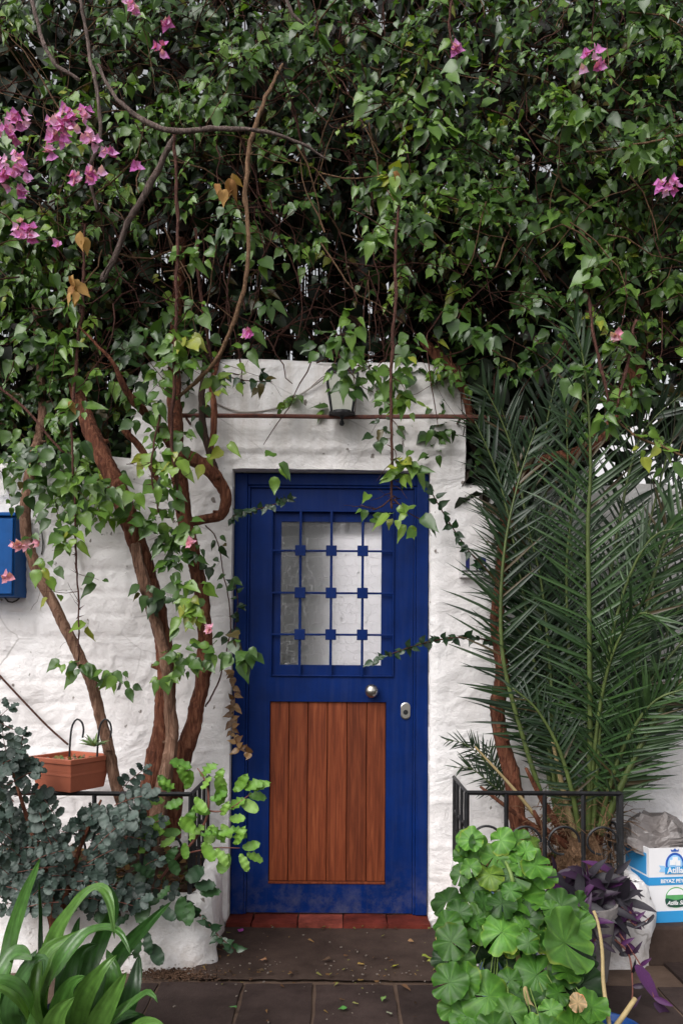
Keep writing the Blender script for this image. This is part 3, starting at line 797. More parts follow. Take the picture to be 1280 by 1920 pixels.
# ================================================================== PLANTERS AND RAILINGS
def planter(x0, x1, y0, ztf, ztb, label, zero=-0.03):
    """whitewashed rubble planter against the wall"""
    th = thing('masonry_planter', ((x0 + x1) / 2, -0.25, 0), label, 'planter')
    mb = MB(); n = 0.02; wt = 0.075
    # outline running right side (wall->front), front, left side; inner offset
    path = []
    def seg(a, b):
        L = math.hypot(b[0] - a[0], b[1] - a[1]); k = max(2, int(L / n))
        return [(a[0] + (b[0] - a[0]) * i / k, a[1] + (b[1] - a[1]) * i / k) for i in range(k)]
    out = seg((x1, 0.02), (x1 + .02, y0 + .05)) + seg((x1 + .02, y0 + .05), (x1 - .04, y0)) + seg((x1 - .04, y0), (x0 + .04, y0)) + seg((x0 + .04, y0), (x0 - .02, y0 + .05)) + seg((x0 - .02, y0 + .05), (x0, .02)) + [(x0, .02)]
    cx, cy = (x0 + x1) / 2, -0.2
    rows = 16; V = []; F = []
    for i, (x, y) in enumerate(out):
        f = max(0, min(1, (y - y0) / (0 - y0))); zt = ztf + (ztb - ztf) * f + 0.012 * float(vnoise(np.array(x * 9.), np.array(y * 9.)))
        dx, dy = x - cx, y - cy
        inw = Vector((-1 if x > x1 - .03 else (1 if x < x0 + .03 else 0), 1 if y < y0 + .04 else 0, 0)); inw = inw.normalized() if inw.length else Vector((0, 1, 0))
        for j in range(rows + 4):
            if j <= rows:
                z = zero + (zt - zero) * j / rows; d = -0.012 * (1 - j / rows) + (0.02 if j == rows else (0.006 if j == rows - 1 else 0))
                s = x * 1.0 + y * 1.0
                d += 0.022 * float(fbm(np.array(s * 5 + 3), np.array(z * 6), 3)) + 0.014 * float(fbm(np.array(s * 16), np.array(z * 18 + 7), 2))
                V.append((x + inw.x * d, y + inw.y * d, z))
            else:
                k = j - rows; d = (wt - .02, wt, wt)[k - 1]; z = (zt + .004, zt - .02, zt - .12)[k - 1]
                V.append((x + inw.x * d, min(y + inw.y * d, .02), z))
    R = rows + 4
    F = [(i * R + j, (i + 1) * R + j, (i + 1) * R + j + 1, i * R + j + 1) for i in range(len(out) - 1) for j in range(R - 1)]
    mb.add(V, [f[::-1] for f in F]); o = mb.build('box', M['wall'], th, smooth=True)
    so = MB(); k = 26; 
    for j in range(k + 1):
        for i in range(k + 1):
            x = x0 + .04 + (x1 - x0 - .08) * i / k; y = y0 + .04 + (-y0 - .03) * j / k
            so.v.append((x, y, ztf + (ztb - ztf) * j / k - 0.035 + 0.05 * float(fbm(np.array(x * 8.), np.array(y * 8. + 50), 4))))
    so.f = [(j * (k + 1) + i, j * (k + 1) + i + 1, (j + 1) * (k + 1) + i + 1, (j + 1) * (k + 1) + i) for j in range(k) for i in range(k)]
    so.build('soil', M['soil'], th, smooth=True)
    return th
PLX = -0.545
PLANTERS = [planter(-1.75, PLX, -0.50, 0.29, 0.39, 'white rough planter holding the red trunks left of the door'),
            planter(0.53, 1.29, -0.44, 0.33, 0.38, 'white rough planter holding the palm right of the door')]

def scroll(mb, c, R, ax, r=0.006, turn=1.35, start=0.0, flip=1):
    """a wrought C scroll in the plane spanned by ax and z"""
    pts = []
    for k in range(30):
        a = start + turn * math.pi * k / 29 * flip; rr = R * (1 - 0.25 * max(0, k - 20) / 9)
        pts.append((c + ax * (rr * math.cos(a)) + Vector((0, 0, rr * math.sin(a))), r))
    tube(mb, pts, 5)

def railing(x0, x1, y0, z0, z1, label, posts_front):
    th = thing('iron_railing', ((x0 + x1) / 2, y0, z0), label, 'railing')
    h = 0.0075
    def bar_(a, b, name, w=h):
        m = MB(); tube(m, [(Vector(a), w * 1.3), (Vector(b), w * 1.3)], 4, 0.04); return m.build(name, M['iron'], th)
    bar_((x0, y0, z1), (x1, y0, z1), 'top_rail'); bar_((x0, 0.01, z1 + .005), (x0, y0, z1 - .001), 'top_rail'); bar_((x1, 0.01, z1 + .005), (x1, y0, z1 - .001), 'top_rail')
    for px_ in posts_front: bar_((px_, y0, z0 - .1), (px_, y0, z1 - .004), 'post')
    ys = [-0.015, -0.13, -0.25, -0.36]
    for xx in (x0, x1):
        for y in ys: bar_((xx, y, z0 - .08), (xx, y, z1 - .002), 'post', .006)
    for a, b in zip(posts_front[:-1], posts_front[1:]):
        m = MB(); c = Vector(((a + b) / 2, y0, z0 + 0.16)); scroll(m, c, min(0.066, (b - a) * .4), Vector((1, 0, 0)), .0055, 1.5, 0.0); m.build('scroll', M['iron'], th)
    for xx in (x0, x1):
        for a, b in zip(ys[:-1], ys[1:]):
            m = MB(); c = Vector((xx, (a + b) / 2, z0 + 0.17)); scroll(m, c, 0.055, Vector((0, 1, 0)), .0055, 1.4, 0.0); m.build('scroll', M['iron'], th)
    return th
railing(-1.62, -0.62, -0.455, 0.31, 0.70, 'black wrought iron railing round the planter left of the door', [-1.62, -1.42, -1.22, -1.02, -0.82, -0.62])
railing(0.535, 1.185, -0.40, 0.34, 0.705, 'black wrought iron railing round the palm planter', [0.535, 0.70, 0.862, 1.025, 1.185])

# terracotta trough hung over the left railing
nc = at(133, 1432, -0.52); ang = math.radians(28)
trough = thing('window_trough', (nc.x, nc.y, 0.71), 'terracotta plastic trough with two black hooks hanging on the left railing', 'trough')
Mx = Matrix.Translation((nc.x, nc.y, 0)) @ Matrix.Rotation(-ang, 4, 'Z')
def tray(mb, x0, x1, y0, y1, z0, z1, tap, th_=.006):
    v = []
    for (z, o_) in ((z0, tap), (z1, 0)):
        v += [(x0 + o_, y0 + o_, z), (x1 - o_, y0 + o_, z), (x1 - o_, y1 - o_, z), (x0 + o_, y1 - o_, z)]
    v += [(x0 + th_, y0 + th_, z1), (x1 - th_, y0 + th_, z1), (x1 - th_, y1 - th_, z1), (x0 + th_, y1 - th_, z1)]
    v += [(x0 + th_, y0 + th_, z1 - .05), (x1 - th_, y0 + th_, z1 - .05), (x1 - th_, y1 - th_, z1 - .05), (x0 + th_, y1 - th_, z1 - .05)]
    f = [(0, 3, 2, 1)] + [(k, (k + 1) % 4, 4 + (k + 1) % 4, 4 + k) for k in range(4)] + [(4 + k, 4 + (k + 1) % 4, 8 + (k + 1) % 4, 8 + k) for k in range(4)] + [(8 + k, 8 + (k + 1) % 4, 12 + (k + 1) % 4, 12 + k) for k in range(4)]
    mb.add([tuple(Mx @ Vector(p)) for p in v], f)
tz1 = nc.z + .015; tz0 = 0.708; TRW, TD = 0.235, 0.225
b_ = MB(); tray(b_, -TRW, 0, 0, TD, tz0, tz1 - .022, .018); b_.build('body', M['terracotta'], trough, bevel=.004)
b_ = MB(); tray(b_, -TRW - .008, .008, -.008, TD + .008, tz1 - .022, tz1, .002, .012); b_.build('rim', M['terracotta'], trough, bevel=.003)
b_ = MB()
for j in range(9):
    for i in range(9):
        b_.v.append(tuple(Mx @ Vector((-TRW + .008 + (TRW - .016) * i / 8, .008 + (TD - .016) * j / 8, tz1 - .03 + random.uniform(-.008, .008)))))
b_.f = [(j * 9 + i, j * 9 + i + 1, j * 9 + i + 10, j * 9 + i + 9) for j in range(8) for i in range(8)]
b_.build('soil', M['soil'], trough)
for (hx, hy) in ((131, 1392), (183, 1392)):
    h0 = at(hx, hy, nc.y + .11); b_ = MB(); s = 1 / 420.
    pts = [h0 + Vector((0, 0, -.06)), h0 + Vector((.004, 0, .03)), h0 + Vector((.012, 0, .075)), h0 + Vector((.03, 0, .098)), h0 + Vector((.05, 0, .085)), h0 + Vector((.058, 0, .055)), h0 + Vector((.054, 0, .02))]
    tube(b_, catmull([(p, .0042) for p in pts], .01), 6); b_.build('hook', M['iron'], trough)

# cheese carton with a plastic bag stuffed in, on a low stone
c0 = at(1216, 1731, -0.36)
st = MB(); st.box((c0.x - .02, -0.40, -0.02), (c0.x + .62, -0.03, c0.z - .001)); o = st.build('stone_block', M['landing'], None, bevel=.012); tag(o, 'low dark stone block under the printed carton by the wall', 'stone')
CR = Matrix.Translation(c0) @ Matrix.Rotation(math.radians(8), 4, 'Z')
car = thing('carton', c0, 'white carton with blue cheese print standing right of the palm planter', 'carton')
car.rotation_euler.z = math.radians(8)
CW, CD, CH = 0.40, 0.27, 0.315
def carbox(name, mat, lo, hi, bev=0.0):
    m = MB(); m.box(lo, hi); o = bpy.data.objects.new(name, m.mesh(name, M[mat])); COL.objects.link(o); o.parent = car
    if bev: bb = o.modifiers.new('bevel', 'BEVEL'); bb.width = bev; bb.segments = 2
    return o
m = MB(); t = .006
m.box((0, 0, 0), (CW, t, CH)); m.box((0, CD - t, 0), (CW, CD, CH)); m.box((0, t, 0), (t, CD - t, CH)); m.box((CW - t, t, 0), (CW, CD - t, CH)); m.box((t, t, .002), (CW - t, CD - t, .01))
o = bpy.data.objects.new('box', m.mesh('box', M['white_card'])); COL.objects.link(o); o.parent = car
carbox('printed_band', 'cyan_print', (-.0012, -.0012, 0.0), (CW + .0012, CD + .001, 0.048))
carbox('printed_band', 'cyan_print', (-.0012, -.0012, 0.158), (CW + .0012, CD + .001, 0.192))
carbox('printed_band', 'cyan_print', (-.0014, .02, 0.20), (-.0002, .2, 0.29))
def disc(name, mat, cx, cz, rx, rz, y, z_lo=-9, z_hi=9, wob=0.0):
    m = MB(); pts = []
    for k in range(40):
        a = 2 * math.pi * k / 40; z = max(z_lo, min(z_hi, rz * math.sin(a))); 
        pts.append((cx + rx * math.cos(a), y, cz + z + wob * math.sin(3 * a)))
    m.add(pts + [(p[0], y + .0008, p[2]) for p in pts], [tuple(range(40))] + [(k, k + 40, (k + 1) % 40 + 40, (k + 1) % 40) for k in range(40)])
    o = bpy.data.objects.new(name, m.mesh(name, M[mat])); COL.objects.link(o); o.parent = car; return o
ex = 0.118
disc('emblem', 'blue_print', ex, 0.245, .043, .05, -.0018, z_lo=-.012)
disc('emblem', 'pale_print', ex, 0.245, .034, .04, -.0028, z_lo=-.010)
carbox('emblem', 'white_print', (ex - .024, -.0042, .243), (ex + .002, -.003, .265)); carbox('emblem', 'white_print', (ex + .004, -.0042, .240), (ex + .024, -.003, .262)); carbox('emblem', 'white_print', (ex - .012, -.0046, .257), (ex + .012, -.0034, .277))
m = MB(); zz = .299
m.add([(ex - .016, -.0018, zz), (ex + .016, -.0018, zz), (ex + .02, -.0018, zz + .011), (ex + .009, -.0018, zz + .006), (ex, -.0018, zz + .015), (ex - .009, -.0018, zz + .006), (ex - .02, -.0018, zz + .011)], [(0, 1, 2, 3, 4, 5, 6)])
o = bpy.data.objects.new('crown_print', m.mesh('crown_print', M['blue_print'])); COL.objects.link(o); o.parent = car
carbox('ribbon_print', 'cyan_print', (ex - .046, -.0036, .205), (ex + .046, -.0024, .234)); 
for s in (-1, 1):
    m = MB(); a = ex + s * .046; m.add([(a, -.0026, .213), (a + s * .028, -.0026, .216), (a + s * .019, -.0026, .229), (a + s * .028, -.0026, .243), (a, -.0026, .24)], [(0, 1, 2, 3, 4)])
    o = bpy.data.objects.new('ribbon_print', m.mesh('ribbon_print', M['pale_print'])); COL.objects.link(o); o.parent = car
disc('emblem', 'lime_print', ex + .005, 0.105, .048, .044, -.0018)
disc('emblem', 'white_print', ex + .005, 0.112, .042, .032, -.0026, z_lo=.004)
disc('emblem', 'green_print', ex + .005, 0.095, .051, .034, -.0034, z_hi=.004, wob=.004)
def ctext(body, x, z, size, mat, y, al='CENTER', shear=0.0, bold=0.0):
    c = bpy.data.curves.new('lettering', 'FONT'); c.body = body; c.size = size; c.align_x = al; c.extrude = .0004; c.shear = shear; c.offset = bold; c.materials.append(M[mat])
    o = bpy.data.objects.new('lettering', text_mesh(c)); COL.objects.link(o); o.parent = car
    o.matrix_basis = Matrix.Translation((x, y, z)) @ Matrix.Rotation(math.radians(90), 4, 'X')
ctext('Atilla', ex, .2095, .035, 'white_print', -.0046, bold=.0008)
ctext('BEYAZ PEYNİR', .052, .168, .0215, 'white_print', -.0022, 'LEFT', bold=.0006)
ctext('Atilla Süt', ex + .005, .075, .024, 'white_print', -.0046, shear=.3, bold=.0004)
# crumpled bag
bg = MB(); cols_, rows_ = 30, 14; cc = CR @ Vector((0.13, 0.13, CH))
for j in range(rows_ + 1):
    ph = j / rows_
    for i in range(cols_):
        a = 2 * math.pi * i / cols_; rr = (0.155 * math.cos(ph * 1.25) + .01) * (1 + .24 * math.sin(5 * a + 3 * ph) * (0.3 + ph) + random.uniform(-.1, .1))
        bg.v.append((cc.x - .02 + rr * 1.05 * math.cos(a), cc.y + rr * .72 * math.sin(a), cc.z - .03 + 0.14 * ph + random.uniform(-.012, .012) + .02 * math.sin(4 * a)))
bg.f = [(j * cols_ + i, j * cols_ + (i + 1) % cols_, (j + 1) * cols_ + (i + 1) % cols_, (j + 1) * cols_ + i) for j in range(rows_) for i in range(cols_)] + [tuple(rows_ * cols_ + i for i in range(cols_))]
o = bg.build('plastic_bag', M['bag'], None, smooth=False); tag(o, 'crumpled grey plastic bag bulging from the top of the carton', 'bag')

# ---- screens above the wall: reed screen, pole
rs = MB()
for i in range(640):
    x = -2.4 + 3.65 * (i + random.uniform(-.4, .4)) / 640; y = 0.34 + random.uniform(-.03, .03); w = random.uniform(.0018, .0038)
    h = random.uniform(3.2, 3.6); l = random.uniform(-.03, .03)
    rs.add([(x - w, y, 1.9), (x + w, y, 1.9), (x, y + w * 2, 1.9), (x - w + l, y, h), (x + w + l, y, h), (x + l, y + w * 2, h)], [(0, 1, 4, 3), (1, 2, 5, 4), (2, 0, 3, 5)])
o = rs.build('reed_screen', M['reed']); tag(o, 'dark reed screen standing behind the wall under the leaves', 'screen')
for i, (a, b2, lab) in enumerate((((-2.4, .30, at(640, 655, .3).z), (2.4, .30, at(640, 660, .3).z), 'dark horizontal pole behind the top of the white portal'),)):
    pb = MB(); tube(pb, catmull([(Vector(a), .03), (Vector(((a[0] + b2[0]) / 2, .3, a[2] + .02)), .03), (Vector(b2), .028)], .1), 8, .08); o = pb.build('screen_pole', M['beam']); tag(o, lab, 'pole')

# ================================================================== BOUGAINVILLEAS
T_B = [T_ovate(.33, .25, .25), T_ovate(.29, .4, .45), T_ovate(.36, .15, .15), T_ovate(.3, .6, .2), T_ovate(.25, .3, .6), T_ovate(.34, -.15, .3)]
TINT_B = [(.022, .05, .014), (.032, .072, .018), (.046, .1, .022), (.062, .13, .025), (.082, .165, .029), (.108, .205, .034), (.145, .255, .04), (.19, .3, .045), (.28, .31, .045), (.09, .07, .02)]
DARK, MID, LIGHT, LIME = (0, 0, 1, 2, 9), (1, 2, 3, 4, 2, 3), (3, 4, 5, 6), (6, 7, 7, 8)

rootL = thing('bougainvillea', at(290, 1545, -.25), 'bougainvillea with thick twisted red-brown trunks in the planter left of the door', 'bougainvillea')
rootS = thing('bougainvillea', at(245, 1565, -.3), 'bougainvillea with one slim pale leaning trunk near the blue wall box', 'bougainvillea')
rootR = thing('bougainvillea', at(975, 1580, -.2), 'bougainvillea with a reddish trunk rising behind the palm fronds', 'bougainvillea')
LVS = {k: Leaves(T_B, TINT_B, M['leaf']) for k in 'LSR'}
TW = {k: MB() for k in 'LSR'}
ROOT = {'L': rootL, 'S': rootS, 'R': rootR}
def who(p): return 'S' if p.x < -1.15 else ('L' if p.x < -0.02 else 'R')

def rosette(p, n=7, size=.075, spread=.05, tints=MID, k=None, keep=False, out=None):
    """leaves hanging from a shoot tip, faces turned out and up"""
    k = k or who(p); lv = LVS[k]
    out = out or Vector((0, -1, .35))
    a0 = random.random() * 6.28
    for i in range(n):
        a = a0 + i * 2.4 + G(0, .3)
        d = Vector((math.cos(a) * .85, -0.42 + G(0, .3), .5 * math.sin(a) - .75 + G(0, .25)))
        nn = out * 1.0 + Vector((G(0, .4), G(0, .3), .55 + G(0, .4))) + Vector((d.x, 0, 0)) * -.25
        lv.add(p + Vector((math.cos(a) * spread * .5, G(0, spread * .4), math.sin(a) * spread * .5 + G(0, spread * .4))), d, nn, size * random.uniform(.5, 1.25), random.uniform(.8, 1.2), random.choice(tints), keep)

def shoot(p, d, L, n, size, tints, k=None, keep=False, wood=True, droop=.7):
    k = k or who(p); d = d.normalized(); pts = []; q = p.copy(); step = L / n
    for i in range(n + 1):
        pts.append((q.copy(), .0026 * (1 - .7 * i / n) + .0006))
        if i > 0:
            side = d.cross(Vector((0, 0, 1)));
            if side.length < .1: side = Vector((1, 0, 0))
            side.normalize(); s = 1 if i % 2 else -1
            ld = d * .35 + side * s * .8 + Vector((G(0, .25), -.25 + G(0, .25), -.45 + G(0, .25)))
            ln = Vector((G(0, .35), -.75 + G(0, .3), .65 + G(0, .35)))
            LVS[k].add(q, ld, ln, size * random.uniform(.5, 1.3) * (1 - .35 * i / n), random.uniform(.85, 1.15), random.choice(tints), keep)
        d = (d + Vector((G(0, .16), G(0, .16), -droop * .22 + G(0, .1)))).normalized(); q = q + d * step
    LVS[k].add(q, d + Vector((0, 0, -.3)), Vector((G(0, .3), -.8, .5)), size * .6, 1, random.choice(tints), keep)
    if wood: tube(TW[k], pts, 3, cap=False)

# how thickly leaves sit, in cells of about 0.2 m (rows go down the canopy, columns across)
MAP = ["4566888887667788",
       "3456788888667888",
       "4457777778878888",
       "6766665468888788",
       "8876555268887788",
       "8876545357887887",
       "7765434346876777",
       "6753322135654476",
       "7764421014631466",
       "9986541235510456",
       "9985420014400354",
       "8764310002200232"]
cells = []; wts = []
for r, row in enumerate(MAP):
    for c, ch in enumerate(row): cells.append((c, r)); wts.append(int(ch) ** 2.1)
for r in (-1, -2, -3):
    for c in range(16): cells.append((c, r)); wts.append(20)
for r in range(-2, 10):
    for c in (-1, -2, 16, 17): cells.append((c, r)); wts.append(18)
def front_depth(px, py):
    base = -.46 if py < 330 else -.46 + .36 * min(1, (py - 330) / 260)
    base += .08 * math.exp(-((px - 640) / 260.) ** 2)
    return base + .22 * float(vnoise(np.array(px / 150.), np.array(py / 150.)))
for c, r in random.choices(cells, wts, k=500):
    cx = (c + random.random()) * 80; cy = (r + random.random()) * 76
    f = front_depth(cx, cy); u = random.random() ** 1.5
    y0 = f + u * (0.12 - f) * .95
    tone = random.choice((MID, LIGHT, LIGHT, MID, LIGHT)) if u < .35 else (MID if u < .55 else DARK)  # leaves deeper in the canopy get darker tints, inner shade put into colour
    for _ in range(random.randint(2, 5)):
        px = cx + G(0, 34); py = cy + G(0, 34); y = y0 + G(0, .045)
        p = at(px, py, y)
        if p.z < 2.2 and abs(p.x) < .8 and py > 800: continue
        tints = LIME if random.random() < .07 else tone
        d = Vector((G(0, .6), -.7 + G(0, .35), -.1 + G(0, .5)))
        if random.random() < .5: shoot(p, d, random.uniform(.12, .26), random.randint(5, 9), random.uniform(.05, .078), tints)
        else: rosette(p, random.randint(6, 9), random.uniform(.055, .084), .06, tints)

# ---- named strands with thorns and leaf groups (photograph positions, own depth)
def wander(sm, amt, knob=.12):
    """small irregular kinks along a stem"""
    w = Vector((0, 0, 0)); out = []
    for i, (q, r) in enumerate(sm):
        w = w * .8 + rv(amt); out.append((q + w, r * random.uniform(1 - knob * .8, 1 + knob) * (1 + 2 * knob if random.random() < .07 else 1)))
    return out
def strand(k, name, pts, mat, thorns=0, lump=.12, sides=6):
    mb = MB(); sm = wander(catmull(pxpath(pts), .025), .0035)
    for _ in range(max(2, thorns // 6)):
        q, r = random.choice(sm); d = Vector((G(0, 1), -.3, G(0, .6))).normalized(); tw = []
        for i in range(5): tw.append((q.copy(), max(.0009, r * .4 * (1 - i / 6)))); d = (d + rv(.35)).normalized(); q = q + d * .024
        tube(mb, tw, 3, cap=False)
    tube(mb, sm, sides, lump)
    for _ in range(thorns):
        q, r = random.choice(sm); a = random.random() * 6.28; L = random.uniform(.016, .04)
        e = q + Vector((math.cos(a) * L, -abs(G(0, .4)) * L, math.sin(a) * L * .6 + .006)); s = .0026
        mb.add([q + Vector((s, 0, 0)), q + Vector((-s, 0, s)), q + Vector((0, s, -s)), e], [(0, 1, 3), (1, 2, 3), (2, 0, 3)])
    return mb.build(name, M[mat], ROOT[k], smooth=True)
B = 'branch'
strand('L', B, [(185, 120, -.62, .006), (215, 180, -.64, .0085), (260, 218, -.66, .010), (330, 245, -.68, .010), (420, 240, -.7, .009), (500, 250, -.7, .0075), (560, 268, -.68, .006), (612, 303, -.64, .003)], 'bark_grey', 10)
strand('L', B, [(530, 120, -.5, .005), (500, 185, -.6, .009), (472, 260, -.66, .0095), (460, 350, -.68, .0095), (464, 440, -.68, .0095), (462, 520, -.66, .0095), (440, 600, -.62, .009), (405, 670, -.55, .0085), (365, 715, -.5, .008), (325, 748, -.42, .007)], 'twig_tan', 26)
strand('L', B, [(330, 255, -.55, .010), (300, 310, -.5, .012), (265, 375, -.48, .014), (235, 430, -.47, .013), (205, 500, -.46, .011), (194, 525, -.52, .010)], 'bark_grey', 8)
strand('L', B, [(327, 250, -.64, .006), (332, 420, -.64, .0065), (330, 560, -.62, .0065), (328, 700, -.56, .007), (322, 800, -.5, .007), (330, 900, -.46, .006), (335, 965, -.42, .005)], 'twig', 60)
strand('L', B, [(300, 770, -.5, .004), (285, 880, -.48, .004), (296, 960, -.46, .003)], 'twig', 20)
strand('L', B, [(365, 430, -.52, .006), (372, 540, -.52, .007), (385, 620, -.5, .007), (398, 690, -.45, .006)], 'twig', 24)
strand('L', B, [(150, 610, -.6, .004), (185, 650, -.6, .006), (215, 680, -.58, .008), (240, 735, -.5, .016), (292, 795, -.36, .022), (330, 850, -.3, .02)], 'bark', 10)
strand('L', B, [(228, 800, -.4, .014), (262, 838, -.36, .016), (300, 905, -.3, .014)], 'bark', 4)
strand('S', B, [(55, -40, -.62, .008), (75, 60, -.64, .009), (100, 115, -.66, .009), (150, 150, -.66, .006)], 'bark_grey', 10)
strand('S', B, [(148, -30, -.6, .007), (165, 90, -.62, .008), (180, 160, -.66, .008), (184, 260, -.66, .0075), (168, 320, -.66, .0075), (180, 395, -.62, .006)], 'bark_grey', 10)
strand('S', B, [(160, 420, -.55, .005), (158, 560, -.58, .006), (150, 640, -.58, .006), (138, 760, -.56, .006), (136, 850, -.54, .005), (143, 1000, -.5, .0042), (146, 1130, -.46, .0036), (147, 1240, -.42, .003)], 'twig', 70)
strand('S', B, [(147, 1110, -.46, .002), (110, 1112, -.44, .0015), (75, 1108, -.42, .001)], 'twig', 0)
strand('S', B, [(120, 850, -.5, .005), (40, 760, -.5, .006), (-30, 700, -.5, .006)], 'twig', 6)
strand('R', B, [(748, 385, -.7, .005), (742, 480, -.72, .006), (738, 600, -.72, .007), (735, 720, -.7, .007), (734, 840, -.68, .006), (737, 952, -.66, .0045)], 'twig', 60)
strand('R', B, [(737, 930, -.66, .003), (705, 955, -.68, .0025), (676, 948, -.7, .0015)], 'twig', 3)
strand('R', B, [(738, 935, -.66, .003), (765, 960, -.68, .0025), (790, 975, -.7, .0015)], 'twig', 3)
strand('R', B, [(1092, 520, -.62, .005), (1108, 600, -.64, .006), (1122, 680, -.64, .006), (1140, 762, -.64, .005)], 'twig', 44)
strand('R', B, [(1190, 600, -.55, .005), (1175, 680, -.6, .006), (1158, 760, -.64, .005)], 'twig', 26)
strand('R', B, [(1158, 790, -.64, .003), (1205, 825, -.66, .004), (1290, 858, -.66, .004)], 'twig_tan', 8)
strand('R', B, [(910, 650, -.45, .003), (940, 670, -.48, .003), (970, 682, -.5, .002)], 'twig_tan', 5)
strand('R', B, [(1080, 690, -.5, .002), (1130, 690, -.56, .003), (1180, 660, -.58, .003)], 'twig_tan', 8)
strand('R', B, [(1290, 250, -.5, .005), (1180, 272, -.55, .004), (1100, 285, -.6, .002)], 'twig_tan', 6)
strand('R', B, [(530, -20, -.6, .007), (548, 25, -.62, .008), (570, 45, -.62, .004)], 'bark_grey', 2)
strand('R', B, [(848, -30, -.55, .005), (842, 40, -.58, .005), (850, 100, -.6, .003)], 'twig', 10)
strand('R', B, [(790, 640, .02, .02), (840, 690, -.03, .03), (868, 735, -.05, .024), (885, 800, -.04, .012)], 'bark', 6)

def groups(k, lst, keep=True):
    for e in lst:
        px, py, y, n, tints = e[:5]; n += 1; size = (e[5] if len(e) > 5 else .075) * .98
        rosette(at(px, py, y), n, size, .045, tints, k, keep)
groups('L', [(300, 745, -.5, 6, LIGHT), (345, 670, -.58, 8, LIGHT), (350, 640, -.58, 5, LIME), (375, 770, -.4, 5, DARK), (290, 800, -.45, 7, LIGHT), (275, 860, -.46, 7, LIME), (330, 870, -.48, 8, LIME), (300, 900, -.46, 7, LIGHT),
  (320, 930, -.44, 7, MID), (405, 720, -.48, 5, LIME), (440, 710, -.46, 3, LIME), (380, 850, -.38, 3, LIME), (420, 830, -.4, 2, LIME), (515, 870, -.5, 3, LIGHT), (465, 640, -.6, 5, LIGHT), (490, 715, -.2, 4, DARK), (265, 700, -.4, 7, DARK), (240, 650, -.4, 7, DARK),
  (245, 970, -.4, 8, LIGHT), (280, 985, -.4, 8, MID), (310, 1010, -.36, 10, MID), (335, 1040, -.36, 9, MID), (355, 985, -.38, 8, LIGHT), (370, 1030, -.36, 6, DARK), (345, 1095, -.38, 7, LIGHT), (365, 1150, -.38, 8, LIME), (345, 1220, -.4, 8, LIGHT),
  (375, 1230, -.4, 6, MID), (305, 1265, -.4, 5, LIGHT), (325, 1235, -.4, 4, LIGHT), (400, 1215, -.4, 4, LIGHT), (445, 1225, -.4, 5, MID), (465, 1235, -.42, 5, MID), (430, 1190, -.36, 4, DARK), (270, 1100, -.38, 5, DARK), (300, 1120, -.36, 5, DARK),
  (395, 1060, -.2, 4, DARK, .06), (410, 1010, -.18, 4, DARK, .06), (425, 1090, -.2, 3, DARK, .06), (380, 470, -.6, 6, LIGHT), (350, 480, -.6, 5, LIGHT), (370, 570, -.56, 5, LIGHT), (500, 560, -.5, 6, MID), (480, 480, -.55, 6, LIGHT), (430, 430, -.6, 7, MID), (350, 380, -.6, 6, LIGHT)])
groups('L', [(250, 935, -.4, 6, LIGHT), (215, 905, -.42, 7, LIGHT), (195, 960, -.42, 6, LIME), (330, 1000, -.36, 7, LIGHT), (300, 975, -.38, 6, LIGHT), (318, 1060, -.36, 7, MID), (352, 1130, -.38, 6, LIME), (372, 1100, -.36, 5, LIGHT), (340, 1170, -.4, 5, LIGHT), (355, 1245, -.4, 5, LIGHT), (300, 850, -.44, 6, LIGHT), (340, 820, -.44, 6, LIGHT), (260, 780, -.46, 7, MID), (300, 700, -.5, 7, LIGHT), (250, 740, -.48, 7, MID), (330, 640, -.56, 7, LIGHT), (410, 700, -.46, 5, LIGHT), (280, 630, -.5, 8, MID)])
groups('S', [(150, 1250, -.44, 8, MID, .07), (120, 1245, -.44, 5, LIGHT, .07), (205, 1262, -.42, 5, LIGHT, .06), (225, 1275, -.42, 5, LIGHT, .06), (240, 1285, -.42, 3, MID, .06), (103, 1125, -.42, 1, LIME), (163, 1160, -.42, 1, LIME), (185, 1085, -.44, 2, MID), (95, 1060, -.5, 3, LIGHT), (75, 1055, -.5, 2, LIME),
  (60, 1020, -.5, 2, MID), (120, 1015, -.5, 6, LIGHT), (140, 1000, -.5, 5, LIME), (100, 960, -.5, 6, MID), (150, 950, -.5, 7, LIGHT), (180, 960, -.48, 6, LIGHT), (90, 910, -.5, 8, MID), (130, 900, -.52, 8, LIGHT), (60, 890, -.5, 7, MID), (170, 900, -.5, 7, LIGHT), (40, 930, -.46, 4, DARK), (200, 925, -.46, 6, LIGHT),
  (110, 855, -.5, 8, MID), (150, 830, -.5, 7, MID), (75, 850, -.5, 7, DARK), (25, 860, -.5, 7, MID), (160, 700, -.55, 7, LIGHT), (150, 760, -.55, 6, LIGHT), (120, 640, -.6, 8, LIGHT), (130, 560, -.6, 8, LIGHT), (60, 620, -.55, 8, MID)])
